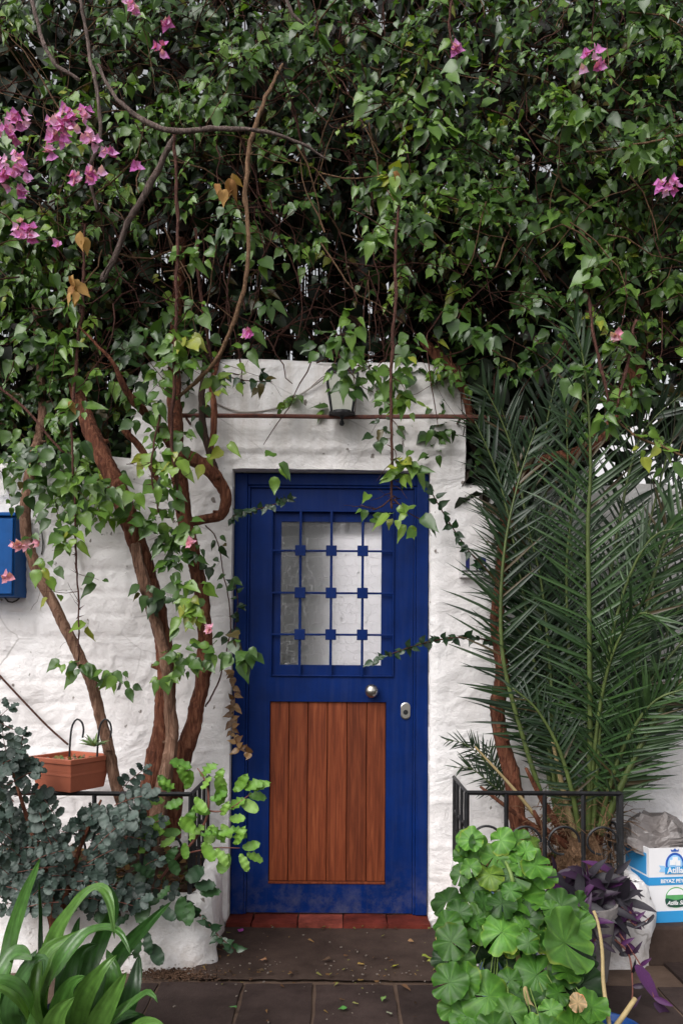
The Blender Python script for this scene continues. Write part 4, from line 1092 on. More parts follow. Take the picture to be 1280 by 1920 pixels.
groups('R', [(720, 345, -.72, 9, LIGHT, .085), (735, 330, -.7, 6, LIME, .07), (800, 240, -.72, 10, LIGHT, .085), (825, 240, -.72, 6, LIGHT, .085), (770, 640, -.66, 8, LIGHT), (660, 600, -.6, 8, LIGHT), (640, 640, -.58, 8, MID), (600, 640, -.5, 8, MID), (660, 670, -.56, 8, LIGHT), (630, 705, -.5, 9, LIGHT), (690, 700, -.54, 8, LIGHT), (655, 725, -.5, 7, MID),
  (740, 700, -.64, 7, LIGHT), (745, 745, -.62, 9, LIGHT), (765, 755, -.62, 5, LIME), (715, 790, -.56, 4, DARK, .055), (705, 820, -.56, 4, DARK, .055), (735, 830, -.56, 3, DARK, .055), (760, 870, -.68, 8, LIGHT), (750, 885, -.68, 5, LIME), (775, 865, -.68, 5, LIGHT), (690, 955, -.68, 4, LIGHT, .062), (740, 970, -.68, 5, LIME, .07), (768, 965, -.68, 3, LIME), (785, 985, -.7, 2, MID, .085),
  (763, 662, -.66, 1, LIME), (1060, 690, -.6, 4, LIGHT), (1100, 695, -.6, 4, LIGHT), (1150, 650, -.62, 6, LIGHT), (1175, 740, -.62, 8, LIGHT), (1195, 735, -.62, 6, MID), (1140, 775, -.64, 9, MID), (1130, 790, -.64, 5, LIGHT), (1205, 830, -.66, 4, LIME), (1235, 840, -.66, 4, LIME), (1255, 870, -.66, 2, LIGHT), (1115, 500, -.66, 6, LIGHT, .09), (1095, 540, -.64, 6, MID),
  (1100, 220, -.7, 9, LIGHT, .085), (1130, 210, -.7, 7, MID, .085), (870, 110, -.62, 7, LIGHT), (690, 180, -.66, 9, LIGHT, .08), (1180, 290, -.62, 8, LIGHT), (880, 620, -.55, 8, MID), (910, 630, -.5, 6, MID), (985, 590, -.5, 5, MID), (850, 590, -.5, 7, MID), (700, 450, -.66, 9, LIGHT), (780, 420, -.64, 9, MID)])

# ---- trunks
TRUNK = .75
def trunk(k, pts, mat='bark', lump=.11, sides=22, name='trunk'):
    mb = MB(); sm = wander(catmull(pxpath([(a_, b_, c_, r_ * TRUNK) for a_, b_, c_, r_ in pts]), .014), .002, .03); tube(mb, sm, sides, lump * .75)
    for _ in range(4 if sides > 10 else 0):
        q, r = random.choice(sm[4:-4]); a = random.uniform(-2.2, 2.2); d = Vector((math.sin(a), -math.cos(a), random.uniform(-.2, .5))).normalized(); L = random.uniform(.012, .03); tube(mb, [(q + d * r * .5, r * .5), (q + d * (r * .95), r * .36), (q + d * (r + L), r * .22)], 7, .15)
    return mb.build(name, M[mat], ROOT[k], smooth=True)
trunk('L', [(262, 1590, -.24, .085), (272, 1530, -.24, .075), (290, 1440, -.24, .062), (308, 1340, -.24, .056), (312, 1260, -.24, .052), (302, 1170, -.24, .052), (280, 1090, -.26, .054), (255, 1010, -.28, .057), (225, 930, -.28, .055), (190, 850, -.24, .052), (160, 780, -.14, .048), (135, 700, -.02, .042), (120, 600, .06, .04), (100, 420, .12, .03)])
trunk('L', [(292, 1580, -.31, .05), (305, 1480, -.31, .044), (322, 1390, -.31, .036), (318, 1290, -.31, .032), (302, 1200, -.31, .032), (278, 1120, -.32, .033), (262, 1060, -.33, .034), (255, 1020, -.33, .03)], 'bark_pale', .16)
trunk('L', [(318, 1570, -.2, .06), (330, 1470, -.2, .056), (352, 1390, -.2, .052), (375, 1300, -.2, .046), (384, 1210, -.2, .044), (378, 1120, -.2, .044), (362, 1040, -.2, .043), (345, 970, -.2, .045), (335, 890, -.2, .048), (328, 800, -.18, .044), (326, 710, -.1, .038), (330, 600, .04, .034), (340, 450, .1, .035)])
trunk('L', [(332, 850, -.2, .04), (365, 862, -.19, .042), (400, 890, -.18, .04), (422, 930, -.18, .036), (416, 962, -.18, .032), (388, 972, -.18, .028), (350, 978, -.19, .026)], 'bark', .12, 12, 'branch')
trunk('L', [(405, 880, -.12, .02), (385, 820, -.1, .022), (378, 760, -.1, .022), (382, 700, -.08, .02), (395, 640, .02, .02)], 'twig_dark', .1, 10, 'branch')
trunk('L', [(395, 850, -.1, .018), (402, 780, -.1, .02), (398, 720, -.08, .018), (412, 660, .0, .016)], 'bark', .1, 10, 'branch')
trunk('L', [(385, 1325, -.2, .005), (405, 1290, -.15, .005), (418, 1250, -.12, .005), (432, 1170, -.1, .004), (420, 1080, -.08, .004), (405, 1010, -.08, .004), (385, 985, -.1, .004)], 'twig', .1, 6, 'branch')
trunk('S', [(252, 1590, -.34, .036), (240, 1545, -.34, .034), (215, 1460, -.34, .032), (195, 1370, -.33, .032), (175, 1290, -.32, .032), (140, 1210, -.3, .031), (105, 1140, -.26, .031), (72, 1075, -.24, .033), (50, 1010, -.24, .033), (48, 940, -.24, .032), (62, 860, -.2, .028), (80, 770, -.05, .026), (70, 600, .06, .024), (60, 400, .1, .025)], 'bark_pale', .07)
trunk('R', [(985, 1640, -.2, .06), (975, 1570, -.2, .052), (958, 1460, -.2, .047), (940, 1390, -.2, .044), (932, 1330, -.19, .044), (942, 1270, -.18, .045), (936, 1215, -.16, .04), (930, 1160, -.15, .038), (940, 1080, -.14, .04), (945, 1000, -.13, .04), (960, 930, -.13, .04), (990, 880, -.14, .04), (1040, 860, -.16, .042), (1095, 845, -.16, .045), (1150, 780, -.1, .05), (1200, 640, .05, .05), (1210, 450, .15, .045)])

# ---- tangle of thin woody twigs inside the canopy
def twig_tangle(k, n, xr, yr, zr):
    mb = TW[k]
    for _ in range(n):
        p = Vector((random.uniform(*xr), random.uniform(*yr), random.uniform(*zr))); d = Vector((G(0, .7), G(0, .3), G(0, .8))).normalized(); pts = []
        r = random.uniform(.0015, .0055); m = random.randint(5, 10)
        for i in range(m):
            pts.append((p.copy(), r * (1 - .6 * i / m))); d = (d + Vector((G(0, .25), G(0, .15), -.05 + G(0, .25)))).normalized(); p = p + d * random.uniform(.05, .09)
        tube(mb, pts, 3, cap=False)
zc = ZT_P - .1
for k, xr in (('L', (-1.15, 0)), ('S', (-2.0, -1.1)), ('R', (0, 1.8))):
    mbf = MB(); TWK = TW[k]; TW[k] = mbf; twig_tangle(k, 60, xr, (-.55, -.3), (zc + .3, 4.5)); TW[k] = TWK
    o = mbf.build('thin_twigs', M['twig_tan'], ROOT[k], smooth=True); o['kind'] = 'stuff'
twig_tangle('L', 420, (-1.15, 0), (-.4, .25), (zc, 4.7)); twig_tangle('S', 260, (-2.2, -1.1), (-.4, .25), (zc - .35, 4.7)); twig_tangle('R', 620, (0, 2.2), (-.4, .25), (zc, 4.7))
for k in 'LSR':
    o = TW[k].build('twigs', M['twig'], ROOT[k], smooth=True); o['kind'] = 'stuff'
    LVS[k].emit(ROOT[k], 300)

# ---- flowers
T_BR = [T_ovate(.42, .2, .35), T_ovate(.45, -.15, .3)]
PINK = [(.55, .16, .48), (.6, .22, .54), (.64, .3, .6), (.5, .12, .4), (.68, .4, .64)]
PALE = [(.62, .3, .42), (.68, .42, .52), (.6, .26, .36)]
def flowers(k, px, py, y, rad, n, cols):
    mb = MB(); c = at(px, py, y)
    for _ in range(int(n * 1.6 + .5)):
        u = rv(1); u = u.normalized() * random.random() ** .5; u.y = -abs(u.y) * .8
        p = c + u * rad; ax = (u + Vector((0, -.8, .2)) + rv(.5)).normalized()
        s1 = ax.orthogonal().normalized(); s2 = ax.cross(s1); col = Vector(random.choice(cols))
        for j in range(3):
            a = j * 2.094 + random.uniform(-.3, .3); d = (s1 * math.cos(a) + s2 * math.sin(a)) * .8 + ax * .65; d.normalize()
            n_ = (ax - d * ax.dot(d)).normalized(); x = d.cross(n_); sz = random.uniform(.022, .034); tv, tf, ts = random.choice(T_BR)
            mb.add([p + (x * v[0] + d * v[1] + n_ * v[2]) * sz for v in tv], [tuple(f) for f in tf], [tuple(col * s * random.uniform(.85, 1.15)) for s in ts])
    mb.build('flower_cluster', M['bract'], ROOT[k], smooth=True)
for a in [(30, 325, -.76, .075, 16), (15, 250, -.74, .045, 8), (36, 232, -.74, .04, 6), (112, 250, -.76, .06, 11), (135, 235, -.76, .05, 9), (160, 218, -.75, .025, 3), (165, 262, -.75, .04, 6), (148, 342, -.75, .03, 5), (178, 332, -.75, .04, 7), (52, 437, -.75, .05, 9), (204, 287, -.74, .022, 3), (95, 292, -.75, .02, 3), (38, 362, -.75, .02, 3), (252, 315, -.7, .02, 2), (112, 458, -.7, .015, 1), (238, 5, -.72, .02, 2), (252, 20, -.72, .025, 3), (120, 208, -.72, .015, 1)]:
    flowers('S' if a[0] < 200 else 'L', *a, PINK)
for a in [(300, 97, -.72, .025, 3), (312, 42, -.7, .02, 2), (465, 629, -.64, .028, 4)]: flowers('L', *a, PINK)
for a in [(1108, 115, -.74, .045, 7), (1236, 356, -.7, .028, 4), (1258, 345, -.7, .028, 4), (855, 98, -.66, .02, 3), (1158, 628, -.66, .018, 2)]: flowers('R', *a, PINK if a[0] != 1158 else PALE)
for a in [(36, 1021, -.5, .02, 3), (52, 1020, -.5, .015, 1), (15, 1081, -.5, .016, 2), (78, 1020, -.5, .015, 1)]: flowers('S', *a, PALE)
for a in [(356, 1020, -.42, .015, 2), (397, 1182, -.42, .016, 2)]: flowers('L', *a, PALE)
# dead yellow leaves caught in the vines
DRY = [(.42, .24, .08), (.5, .3, .11), (.34, .17, .06)]
for k, px, py, y, n in (('S', 140, 525, -.68, 5), ('S', 143, 550, -.68, 3), ('L', 430, 330, -.72, 4), ('L', 415, 355, -.72, 3), ('S', 152, 445, -.7, 2), ('R', 728, 325, -.72, 2), ('S', 140, 757, -.58, 1)):
    for _ in range(n):
        lv = Leaves(T_B, DRY, M['dry']); p = at(px, py, y) + rv(.018); lv.add(p, Vector((G(0, .3), G(0, .3), -1)), Vector((G(0, .7), -1, G(0, .3))), random.uniform(.05, .085), .8)
        lv.emit(ROOT[k], 1, 'dry_leaf')

# ================================================================== HEDGE BEHIND THE WALL
T_H = [T_ovate(.4, .25, .2, 4), T_ovate(.36, .4, .3, 4)]
hl = Leaves(T_H, [(.010, .016, .007), (.012, .021, .008), (.015, .028, .010), (.02, .038, .013), (.022, .014, .010)], M['hedge'])  # near-black and brown tints paint in the shade of the canopy gaps
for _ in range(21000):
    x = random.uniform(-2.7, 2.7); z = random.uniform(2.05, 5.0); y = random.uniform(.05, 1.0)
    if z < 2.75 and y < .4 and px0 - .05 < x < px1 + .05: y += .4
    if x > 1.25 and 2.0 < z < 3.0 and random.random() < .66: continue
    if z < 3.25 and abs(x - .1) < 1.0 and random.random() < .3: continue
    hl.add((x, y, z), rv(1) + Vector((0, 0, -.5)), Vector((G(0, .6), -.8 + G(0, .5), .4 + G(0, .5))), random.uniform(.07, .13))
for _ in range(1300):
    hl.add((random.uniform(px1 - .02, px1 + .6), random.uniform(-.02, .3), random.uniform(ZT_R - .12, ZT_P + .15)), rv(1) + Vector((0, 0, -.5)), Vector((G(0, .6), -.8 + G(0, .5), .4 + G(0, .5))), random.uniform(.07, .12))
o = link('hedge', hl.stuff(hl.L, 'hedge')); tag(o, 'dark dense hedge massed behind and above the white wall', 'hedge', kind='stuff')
hl2 = Leaves(T_H, [(.05, .08, .04), (.07, .1, .055)], M['hedge'])  # leaf mass added behind the door to darken the pane's left side
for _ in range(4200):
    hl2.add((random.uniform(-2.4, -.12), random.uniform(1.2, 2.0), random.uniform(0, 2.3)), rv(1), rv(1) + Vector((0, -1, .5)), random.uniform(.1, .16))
o = link('added_yard_shrub', hl2.stuff(hl2.L, 'added_yard_shrub')); tag(o, 'shrub mass added behind the door to darken the left of the frosted pane', 'shrub', kind='stuff')

# ================================================================== CREEPERS
T_C = [T_ovate(.36, .2, .2), T_ovate(.3, .3, .3)]
TINT_C = [(.014, .036, .016), (.02, .05, .022), (.028, .068, .028)]
def creeper(pts, n, size, label, mat='twig', tints=TINT_C):
    p0 = at(*pts[0][:3]); th = thing('creeper', p0, label, 'creeper')
    sm = catmull(pxpath(pts), .02); mb = MB(); tube(mb, sm, 4, .05); mb.build('stem', M[mat], th, smooth=True)
    lv = Leaves(T_C, tints, M['leaf'])
    for i in range(n):
        q, _ = sm[min(len(sm) - 1, int((i + random.random()) / n * len(sm)))]
        a = random.random() * 6.28; d = Vector((math.cos(a), -.4, math.sin(a) * .8 - .25)); lv.add(q + rv(.006), d, Vector((G(0, .4), -1, .4 + G(0, .3))), size * random.uniform(.7, 1.2))
    lv.emit(th, 300)
creeper([(935, 1205, -.14, .004), (880, 1195, -.2, .004), (820, 1200, -.26, .0035), (765, 1215, -.32, .003), (700, 1238, -.4, .002)], 44, .042, 'dark creeper shoot reaching from the palm across the blue door')
creeper([(430, 975, -.15, .003), (450, 962, -.22, .003), (490, 953, -.34, .0025), (545, 936, -.44, .0015)], 46, .032, 'dark feathery creeper tip over the top left of the door')
creeper([(800, 905, -.12, .003), (815, 935, -.12, .003), (845, 985, -.1, .003), (880, 1035, -.1, .003), (930, 1090, -.1, .003), (945, 1130, -.12, .003)], 34, .048, 'dark creeper trailing down the wall right of the door')
creeper([(410, 700, -.1, .003), (450, 712, -.1, .003), (510, 716, -.12, .002)], 12, .05, 'short dark creeper sprig on the portal above the rusty bar')
creeper([(440, 1090, -.1, .002), (446, 1130, -.08, .002), (440, 1180, -.08, .002)], 12, .045, 'small creeper sprig on the blue frame beside the trunks')
creeper([(345, 1690, -.56, .003), (380, 1720, -.62, .003), (410, 1755, -.66, .003), (440, 1780, -.68, .002)], 26, .04, 'dark trailing sprig drooping onto the landing from the left planter')
creeper([(436, 1255, -.03, .002), (440, 1310, -.04, .002), (436, 1370, -.05, .002), (450, 1405, -.08, .002), (470, 1412, -.1, .001)], 34, .045, 'brown withered vine hanging down the left door edge', 'twig_tan', [(.24, .13, .05), (.3, .17, .07), (.16, .08, .035)])

# ================================================================== PALM
def T_leaflet(droop):
    ts = [0, .15, .4, .7, 1.0]; ws = [.5, 1, 1, .7, 0]; V = []; F = []; sh = []; idx = []
    for t, q in zip(ts, ws):
        z = -droop * t * t
        if q == 0: idx.append([len(V)]); V.append((0, t, z)); sh.append(.9)
        else:
            b = len(V); idx.append([b, b + 1, b + 2]); x = q * .5; V += [(-x, t, z), (0, t, z - .012), (x, t, z)]; sh += [1, 1.15, 1]
    for a, b in zip(idx[:-1], idx[1:]):
        if len(b) == 1: F += [(a[0], a[1], b[0]), (a[1], a[2], b[0])]
        else:
            for k in (0, 1): F += [(a[k], a[k + 1], b[k + 1]), (a[k], b[k + 1], b[k])]
    return np.array(V, float), np.array(F, int), np.array(sh)
T_P = [T_leaflet(.04), T_leaflet(.12), T_leaflet(.22), T_leaflet(.32)]
TINT_P = [(.012, .03, .012), (.017, .04, .015), (.023, .052, .015), (.022, .048, .018), (.07, .05, .02)]
TINT_PL = [(.034, .078, .022), (.046, .1, .027), (.024, .056, .018), (.07, .05, .02)]
palm_root = thing('palm', at(1085, 1600, -.22), 'young date palm with tall arching fronds in the white planter right of the door', 'palm')
def frond(pts, nl, L, w, face, tints, keep_single=False, spin=1.0, spines=True, parent=None, start=.2, asym=(1, 1), rmat='rachis', a0=62, a1=22):
    parent = parent or palm_root
    sm = catmull(pxpath(pts), .02); mb = MB(); tube(mb, sm, 6, .05)
    n = len(sm)
    if spines:
        for _ in range(16):
            i = int(random.uniform(.04, .3) * n); q, r = sm[i]; a = random.choice((-1, 1)); e = q + Vector((a * random.uniform(.04, .09), -.03 + G(0, .02), random.uniform(.02, .07)))
            mb.add([q + Vector((.002, 0, 0)), q + Vector((-.002, 0, .002)), q + Vector((0, .002, -.002)), e], [(0, 1, 3), (1, 2, 3), (2, 0, 3)])
    fo = mb.build('frond', M[rmat], parent, smooth=True)
    lv = Leaves(T_P, tints, M['palm'])
    if not keep_single: nl = int(nl * 1.2)
    for j in range(nl):
        t = start + (1 - start) * (j + random.uniform(-.2, .2)) / nl; i = max(1, min(n - 2, int(t * (n - 1)))); q = sm[i][0]; tan = (sm[i + 1][0] - sm[i - 1][0]).normalized()
        nrm = (Vector(face) - tan * Vector(face).dot(tan)).normalized(); side = tan.cross(nrm)
        tt = max(0.0, (t - start) / (1 - start))
        ln = L * (0.55 + .9 * tt - 1.15 * tt ** 2.2 + .1) * random.uniform(.88, 1.1)
        an = math.radians(a0 + (a1 - a0) * tt + G(0, 6))
        for s, am in ((-1, asym[0]), (1, asym[1])):
            if am <= 0 or ln < .03 or random.random() < .1: continue
            d = side * s * math.sin(an) + tan * math.cos(an) + nrm * random.uniform(-.15, .45) + rv(.05) + Vector((0, 0, -.1))
            d.normalize(); nn = nrm * .8 + side * -s * random.uniform(.3, .7)
            lv.add(q, d, nn, ln * am * random.choice((1, 1, 1, .8)), w / ln * random.uniform(.6, 1.05), len(tints) - 1 if random.random() < .035 else random.randrange(len(tints) - 1))
    lv.emit(fo, len(lv.L) if keep_single else 0, 'leaflet', 'leaflets')
C_ = (0, -1, .1)
# back fan
frond([(1070, 1560, -.18, .014), (1055, 1300, -.14, .011), (1030, 1050, -.12, .008), (1020, 850, -.12, .006), (1035, 740, -.16, .004), (1060, 640, -.2, .002)], 46, .40, .020, (-.3, -1, .1), TINT_P)
frond([(1090, 1560, -.16, .014), (1120, 1250, -.12, .011), (1160, 980, -.1, .008), (1200, 820, -.14, .005), (1275, 740, -.2, .002)], 46, .40, .020, (.3, -1, .1), TINT_P)
frond([(1050, 1560, -.2, .013), (1010, 1350, -.18, .010), (1000, 1150, -.16, .008), (985, 980, -.14, .006), (965, 850, -.14, .004), (930, 740, -.16, .002)], 42, .36, .019, (-.2, -1, .2), TINT_P)
frond([(1105, 1560, -.2, .013), (1175, 1330, -.16, .010), (1230, 1120, -.16, .007), (1290, 960, -.18, .004), (1340, 880, -.2, .002)], 40, .38, .02, (.2, -1, .3), TINT_P)
frond([(1060, 1560, -.24, .013), (1040, 1400, -.24, .010), (1030, 1250, -.24, .008), (1015, 1100, -.24, .006), (990, 990, -.26, .003)], 36, .32, .018, (-.5, -1, .2), TINT_P)
frond([(1115, 1560, -.24, .013), (1150, 1420, -.26, .011), (1210, 1290, -.28, .008), (1300, 1180, -.3, .005), (1360, 1130, -.3, .003)], 34, .34, .018, (.3, -1, .6), TINT_P)
frond([(1080, 1560, -.22, .012), (1075, 1380, -.24, .010), (1065, 1220, -.26, .008), (1062, 1050, -.3, .006), (1080, 900, -.34, .003)], 38, .34, .018, (.2, -1, .1), TINT_P)
for (bx, tx_, ty_, dep) in ((1060, 985, 1010, -.2), (1110, 1265, 800, -.12), (1120, 1320, 1040, -.2), (1075, 1060, 760, -.18)):
    mx_ = (bx + tx_) / 2 + (6 if tx_ < bx else -14); my_ = (1560 + ty_) / 2
    frond([(bx, 1560, dep, .012), (mx_, my_, dep, .008), ((mx_ + tx_) / 2 + (0 if tx_ < bx else -5), (my_ + ty_) / 2, dep, .006), (tx_, ty_, dep - .04, .002)], 38, random.uniform(.32, .42), .017, (G(0, .4), -1, .1 + G(0, .15)), TINT_P)
for pts in ([(1110, 1560, -.3, .012), (1130, 1300, -.36, .009), (1165, 1120, -.42, .007), (1220, 1010, -.5, .005), (1285, 990, -.58, .002)], [(1100, 1560, -.3, .012), (1120, 1350, -.36, .009), (1150, 1220, -.44, .006), (1200, 1150, -.52, .004), (1255, 1180, -.6, .002)], [(1120, 1560, -.3, .012), (1160, 1420, -.36, .01), (1220, 1320, -.44, .006), (1290, 1290, -.5, .003)]):
    frond(pts, 40, .36, .014, (G(0, .4), -1, .4), TINT_PL)
for pts in ([(1055, 1560, -.24, .012), (1010, 1300, -.22, .009), (975, 1080, -.2, .007), (935, 900, -.2, .005), (890, 790, -.24, .002)], [(1065, 1560, -.22, .012), (1020, 1250, -.2, .009), (990, 1000, -.18, .007), (955, 830, -.18, .005), (905, 720, -.22, .002)], [(1060, 1560, -.2, .012), (1000, 1200, -.16, .009), (965, 980, -.12, .006), (940, 860, -.12, .003)]):
    frond(pts, 46, .34, .016, (G(0, .2), -1, .2), TINT_P)
# tall frond in front, left-leaning frond over the wall, right-leaning fronds
frond([(1100, 1560, -.30, .016), (1105, 1400, -.34, .013), (1104, 1200, -.40, .011), (1101, 1000, -.46, .009), (1106, 880, -.50, .007), (1102, 760, -.54, .005), (1090, 660, -.58, .003), (1070, 600, -.62, .0015)], 66, .38, .016, (.05, -1, .1), TINT_PL, True)
frond([(1030, 1540, -.28, .013), (985, 1400, -.30, .011), (945, 1250, -.32, .009), (938, 1130, -.34, .008), (948, 1010, -.36, .006), (972, 900, -.36, .004), (1005, 800, -.34, .002)], 44, .33, .017, (.1, -1, .2), TINT_P, True, asym=(.95, 1))
frond([(1125, 1565, -.30, .017), (1165, 1470, -.36, .015), (1215, 1370, -.40, .012), (1270, 1290, -.44, .009), (1340, 1220, -.46, .005)], 28, .3, .016, (.4, -.7, .7), TINT_PL, False, a0=50)
frond([(1118, 1565, -.26, .015), (1150, 1440, -.26, .012), (1190, 1250, -.26, .010), (1225, 1080, -.3, .008), (1262, 980, -.34, .006), (1320, 900, -.36, .003)], 44, .36, .018, (-.5, -1, .1), TINT_PL, False)
frond([(1085, 1560, -.34, .012), (1070, 1480, -.38, .010), (1045, 1400, -.40, .008), (1005, 1330, -.42, .006), (960, 1290, -.44, .003)], 26, .2, .012, (-.2, -.8, .6), TINT_P, False)
# old cut stalks and dry fibres at the crown's base
for i, (a, b2, c, d_, r) in enumerate(((1060, 1570, 985, 1440, .014), (1080, 1580, 1035, 1390, .012), (1045, 1580, 900, 1475, .012), (1040, 1580, 890, 1400, .008), (1120, 1580, 1150, 1440, .014), (1070, 1590, 1000, 1520, .014), (1110, 1590, 1160, 1500, .012))):
    mb = MB(); tube(mb, catmull(pxpath([(a, b2, -.26, r * 1.5), ((a + c) / 2 + G(0, 6), (b2 + d_) / 2, -.3, r), (c, d_, -.33, r * .5)]), .03), 6, .1); mb.build('dry_stalk', M['stem_tan' if i in (1, 3) else 'bark'], palm_root, smooth=True)
fib = MB()
for _ in range(420):
    p = at(random.uniform(1000, 1160), random.uniform(1500, 1640), random.uniform(-.36, -.16)); d = Vector((G(0, .8), -.3 + G(0, .4), G(.2, .7))).normalized(); L = random.uniform(.05, .16)
    tube(fib, [(p, .0025), (p + d * L * .6, .002), (p + d * L + Vector((0, 0, -.02)), .0008)], 3, cap=False)
o = fib.build('dry_fibres', M['twig_tan'], palm_root); o['kind'] = 'stuff'
st_ = MB(); bp = at(1085, 1600, -.22); lathe(st_, [(.10, .28), (.105, .36), (.095, .42), (.075, .5), (.04, .56), (0, .58)], 14, Matrix.Translation((bp.x, bp.y, 0)))
for i, v in enumerate(st_.v): st_.v[i] = (v[0] + G(0, .008), v[1] + G(0, .008), v[2] + G(0, .006))
st_.build('trunk', M['twig_tan'], palm_root)
# seedling palm low by the wall
sp_root = thing('palm', at(945, 1500, -.14), 'small dark dwarf palm tuft at the wall beside the reddish trunk', 'palm')
for pts in ([(950, 1500, -.12, .004), (910, 1430, -.16, .003), (870, 1395, -.2, .002), (835, 1388, -.24, .001)], [(950, 1500, -.12, .004), (905, 1420, -.14, .003), (880, 1390, -.16, .001)], [(950, 1500, -.12, .004), (920, 1470, -.18, .003), (880, 1440, -.22, .002), (850, 1440, -.24, .001)], [(950, 1500, -.12, .004), (930, 1440, -.12, .003), (915, 1400, -.12, .001)]):
    frond(pts, 22, .13, .008, (-.3, -.8, .6), TINT_P[:3], True, spines=False, parent=sp_root, a0=55)

# ================================================================== CAROB SHRUB
T_K = [T_oval(.31, .06), T_oval(.27, .1), T_oval(.34, .05)]
GREY = [(.03, .054, .042), (.042, .07, .056), (.056, .088, .072), (.02, .038, .03), (.075, .11, .092)]
YOUNG = [(.13, .28, .03), (.17, .34, .04), (.2, .36, .06), (.09, .22, .025)]
KG = [(.03, .085, .025), (.042, .11, .03), (.02, .055, .022)]
ALLK = GREY + YOUNG + KG
carob = thing('shrub', at(110, 1740, -.62), 'blue-green round-leaved shrub with bright lime young shoots in front of the left planter', 'shrub')
kl = Leaves(T_K, ALLK, M['carob'])
kw = MB()
def pinnate(p, d, L, pairs, size, lo, hi, keep=False, wood=True):
    d = d.normalized(); side = d.cross(Vector((G(0, .4), -1, .3))).normalized(); pts = [(p.copy(), .0022)]; q = p.copy()
    for i in range(pairs):
        q = q + d * (L / pairs); d = (d + Vector((G(0, .1), G(0, .1), -.07))).normalized(); pts.append((q.copy(), .0018))
        for s in (-1, 1):
            kl.add(q, side * s + d * .45 + rv(.2), Vector((G(0, .35), -.8, .55 + G(0, .3))), size * random.uniform(.8, 1.15), 1, random.randrange(lo, hi), keep)
    kl.add(q, d + rv(.15), Vector((G(0, .3), -.8, .6)), size, 1, random.randrange(lo, hi), keep)
    tube(kw, pts, 3, cap=False)
main = []
for pts in ([(100, 1760, -.62, .017), (95, 1660, -.62, .013), (60, 1560, -.64, .009), (25, 1450, -.66, .005)], [(105, 1760, -.62, .018), (125, 1680, -.62, .014), (150, 1590, -.62, .009), (190, 1500, -.62, .005)], [(100, 1740, -.6, .014), (80, 1640, -.58, .01), (90, 1520, -.6, .006)], [(125, 1690, -.6, .012), (190, 1620, -.6, .008), (250, 1560, -.6, .004)]):
    mb = MB(); tube(mb, catmull(pxpath(pts), .03), 8, .08); mb.build('stem', M['bark'], carob, smooth=True)
for _ in range(135):
    px, py = random.choice(((50, 1530), (110, 1560), (25, 1560), (170, 1560), (90, 1610), (40, 1640), (215, 1570), (140, 1545), (5, 1500), (180, 1610), (120, 1640), (15, 1600), (150, 1640), (230, 1640), (60, 1570), (10, 1450), (25, 1480), (0, 1420), (200, 1520), (225, 1500), (215, 1670), (150, 1680), (60, 1680), (20, 1660)))
    px += G(0, 26); py += G(0, 28); a = random.uniform(-.5, 3.6)
    if 30 < px < 215 and py < 1545: continue       # keep clear of the trough
    p = at(px, py, -.62 + G(0, .07))
    pinnate(p, Vector((math.cos(a), -.35 + G(0, .3), math.sin(a) * .6 + .2)), random.uniform(.09, .15), random.randint(3, 4), random.uniform(.038, .062), 0, 5)
for (px, py, a) in ((15, 1400, 1.6), (35, 1400, 1.3), (5, 1430, 2.0), (215, 1480, .4), (225, 1455, .9)):
    pinnate(at(px, py + 30, -.66), Vector((math.cos(a), -.2, math.sin(a))), .13, 4, .042, 0, 5, True)
yg = MB(); tube(yg, catmull(pxpath([(300, 1650, -.5, .006), (330, 1610, -.54, .006), (365, 1575, -.58, .006), (390, 1525, -.6, .005), (388, 1470, -.6, .004), (370, 1440, -.6, .002)]), .03), 6); tube(yg, catmull(pxpath([(350, 1600, -.56, .004), (400, 1590, -.6, .003), (450, 1590, -.62, .002)]), .03), 5); tube(yg, catmull(pxpath([(390, 1520, -.6, .004), (425, 1520, -.62, .003), (470, 1488, -.62, .002)]), .03), 5)
yg.build('stem', M['stem_red'], carob, smooth=True)
def young(lst, lo, hi, size):
    for px, py, ax, az in lst:
        kl.add(at(px, py, -.62 + G(0, .02)), Vector((ax, -.3, az)), Vector((G(0, .25), -.75, .6 + G(0, .2))), size * random.uniform(.85, 1.2), random.uniform(.72, .95), random.randrange(lo, hi), True)
young([(330, 1478, -.8, .5), (310, 1500, -1, -.1), (345, 1500, -.9, -.3), (350, 1480, .2, .8), (365, 1495, .6, -.6), (350, 1470, -.3, .9), (375, 1455, .6, .5), (360, 1440, -.7, .3), (395, 1500, .5, .3), (410, 1510, .2, .8), (425, 1515, .9, .5), (430, 1535, .9, .1), (415, 1545, .6, -.7), (400, 1545, -.2, -.8), (385, 1545, -.6, -.5),
       (340, 1560, -1, 0), (310, 1560, -1, .1), (330, 1570, -.8, -.4), (365, 1560, -.5, .6), (290, 1560, -1, -.1), (350, 1555, .3, .9), (375, 1565, .8, .2), (300, 1555, -.4, .5), (440, 1485, .5, .7), (455, 1478, .8, .3), (465, 1490, 1, -.1), (450, 1500, .8, -.4), (420, 1492, -.2, .8), (440, 1585, .4, .8), (455, 1590, .9, .3), (450, 1600, .5, -.9), (430, 1600, -.4, -.8), (425, 1580, -.5, .6), (405, 1590, .5, -.6), (400, 1580, -.2, .8)], 5, 9, .08)
young([(320, 1485, -.5, .8), (340, 1515, -.8, .2), (378, 1480, .5, .7), (405, 1470, .4, .9), (395, 1525, -.6, .3), (372, 1530, -.8, -.2), (415, 1530, .3, .6), (432, 1550, .7, -.3), (320, 1545, -.7, .4), (345, 1580, .2, -.8), (380, 1580, .5, -.6), (410, 1565, .8, .3), (290, 1575, -.7, -.5), (470, 1480, .9, .4), (462, 1600, .9, -.3)], 5, 9, .075)
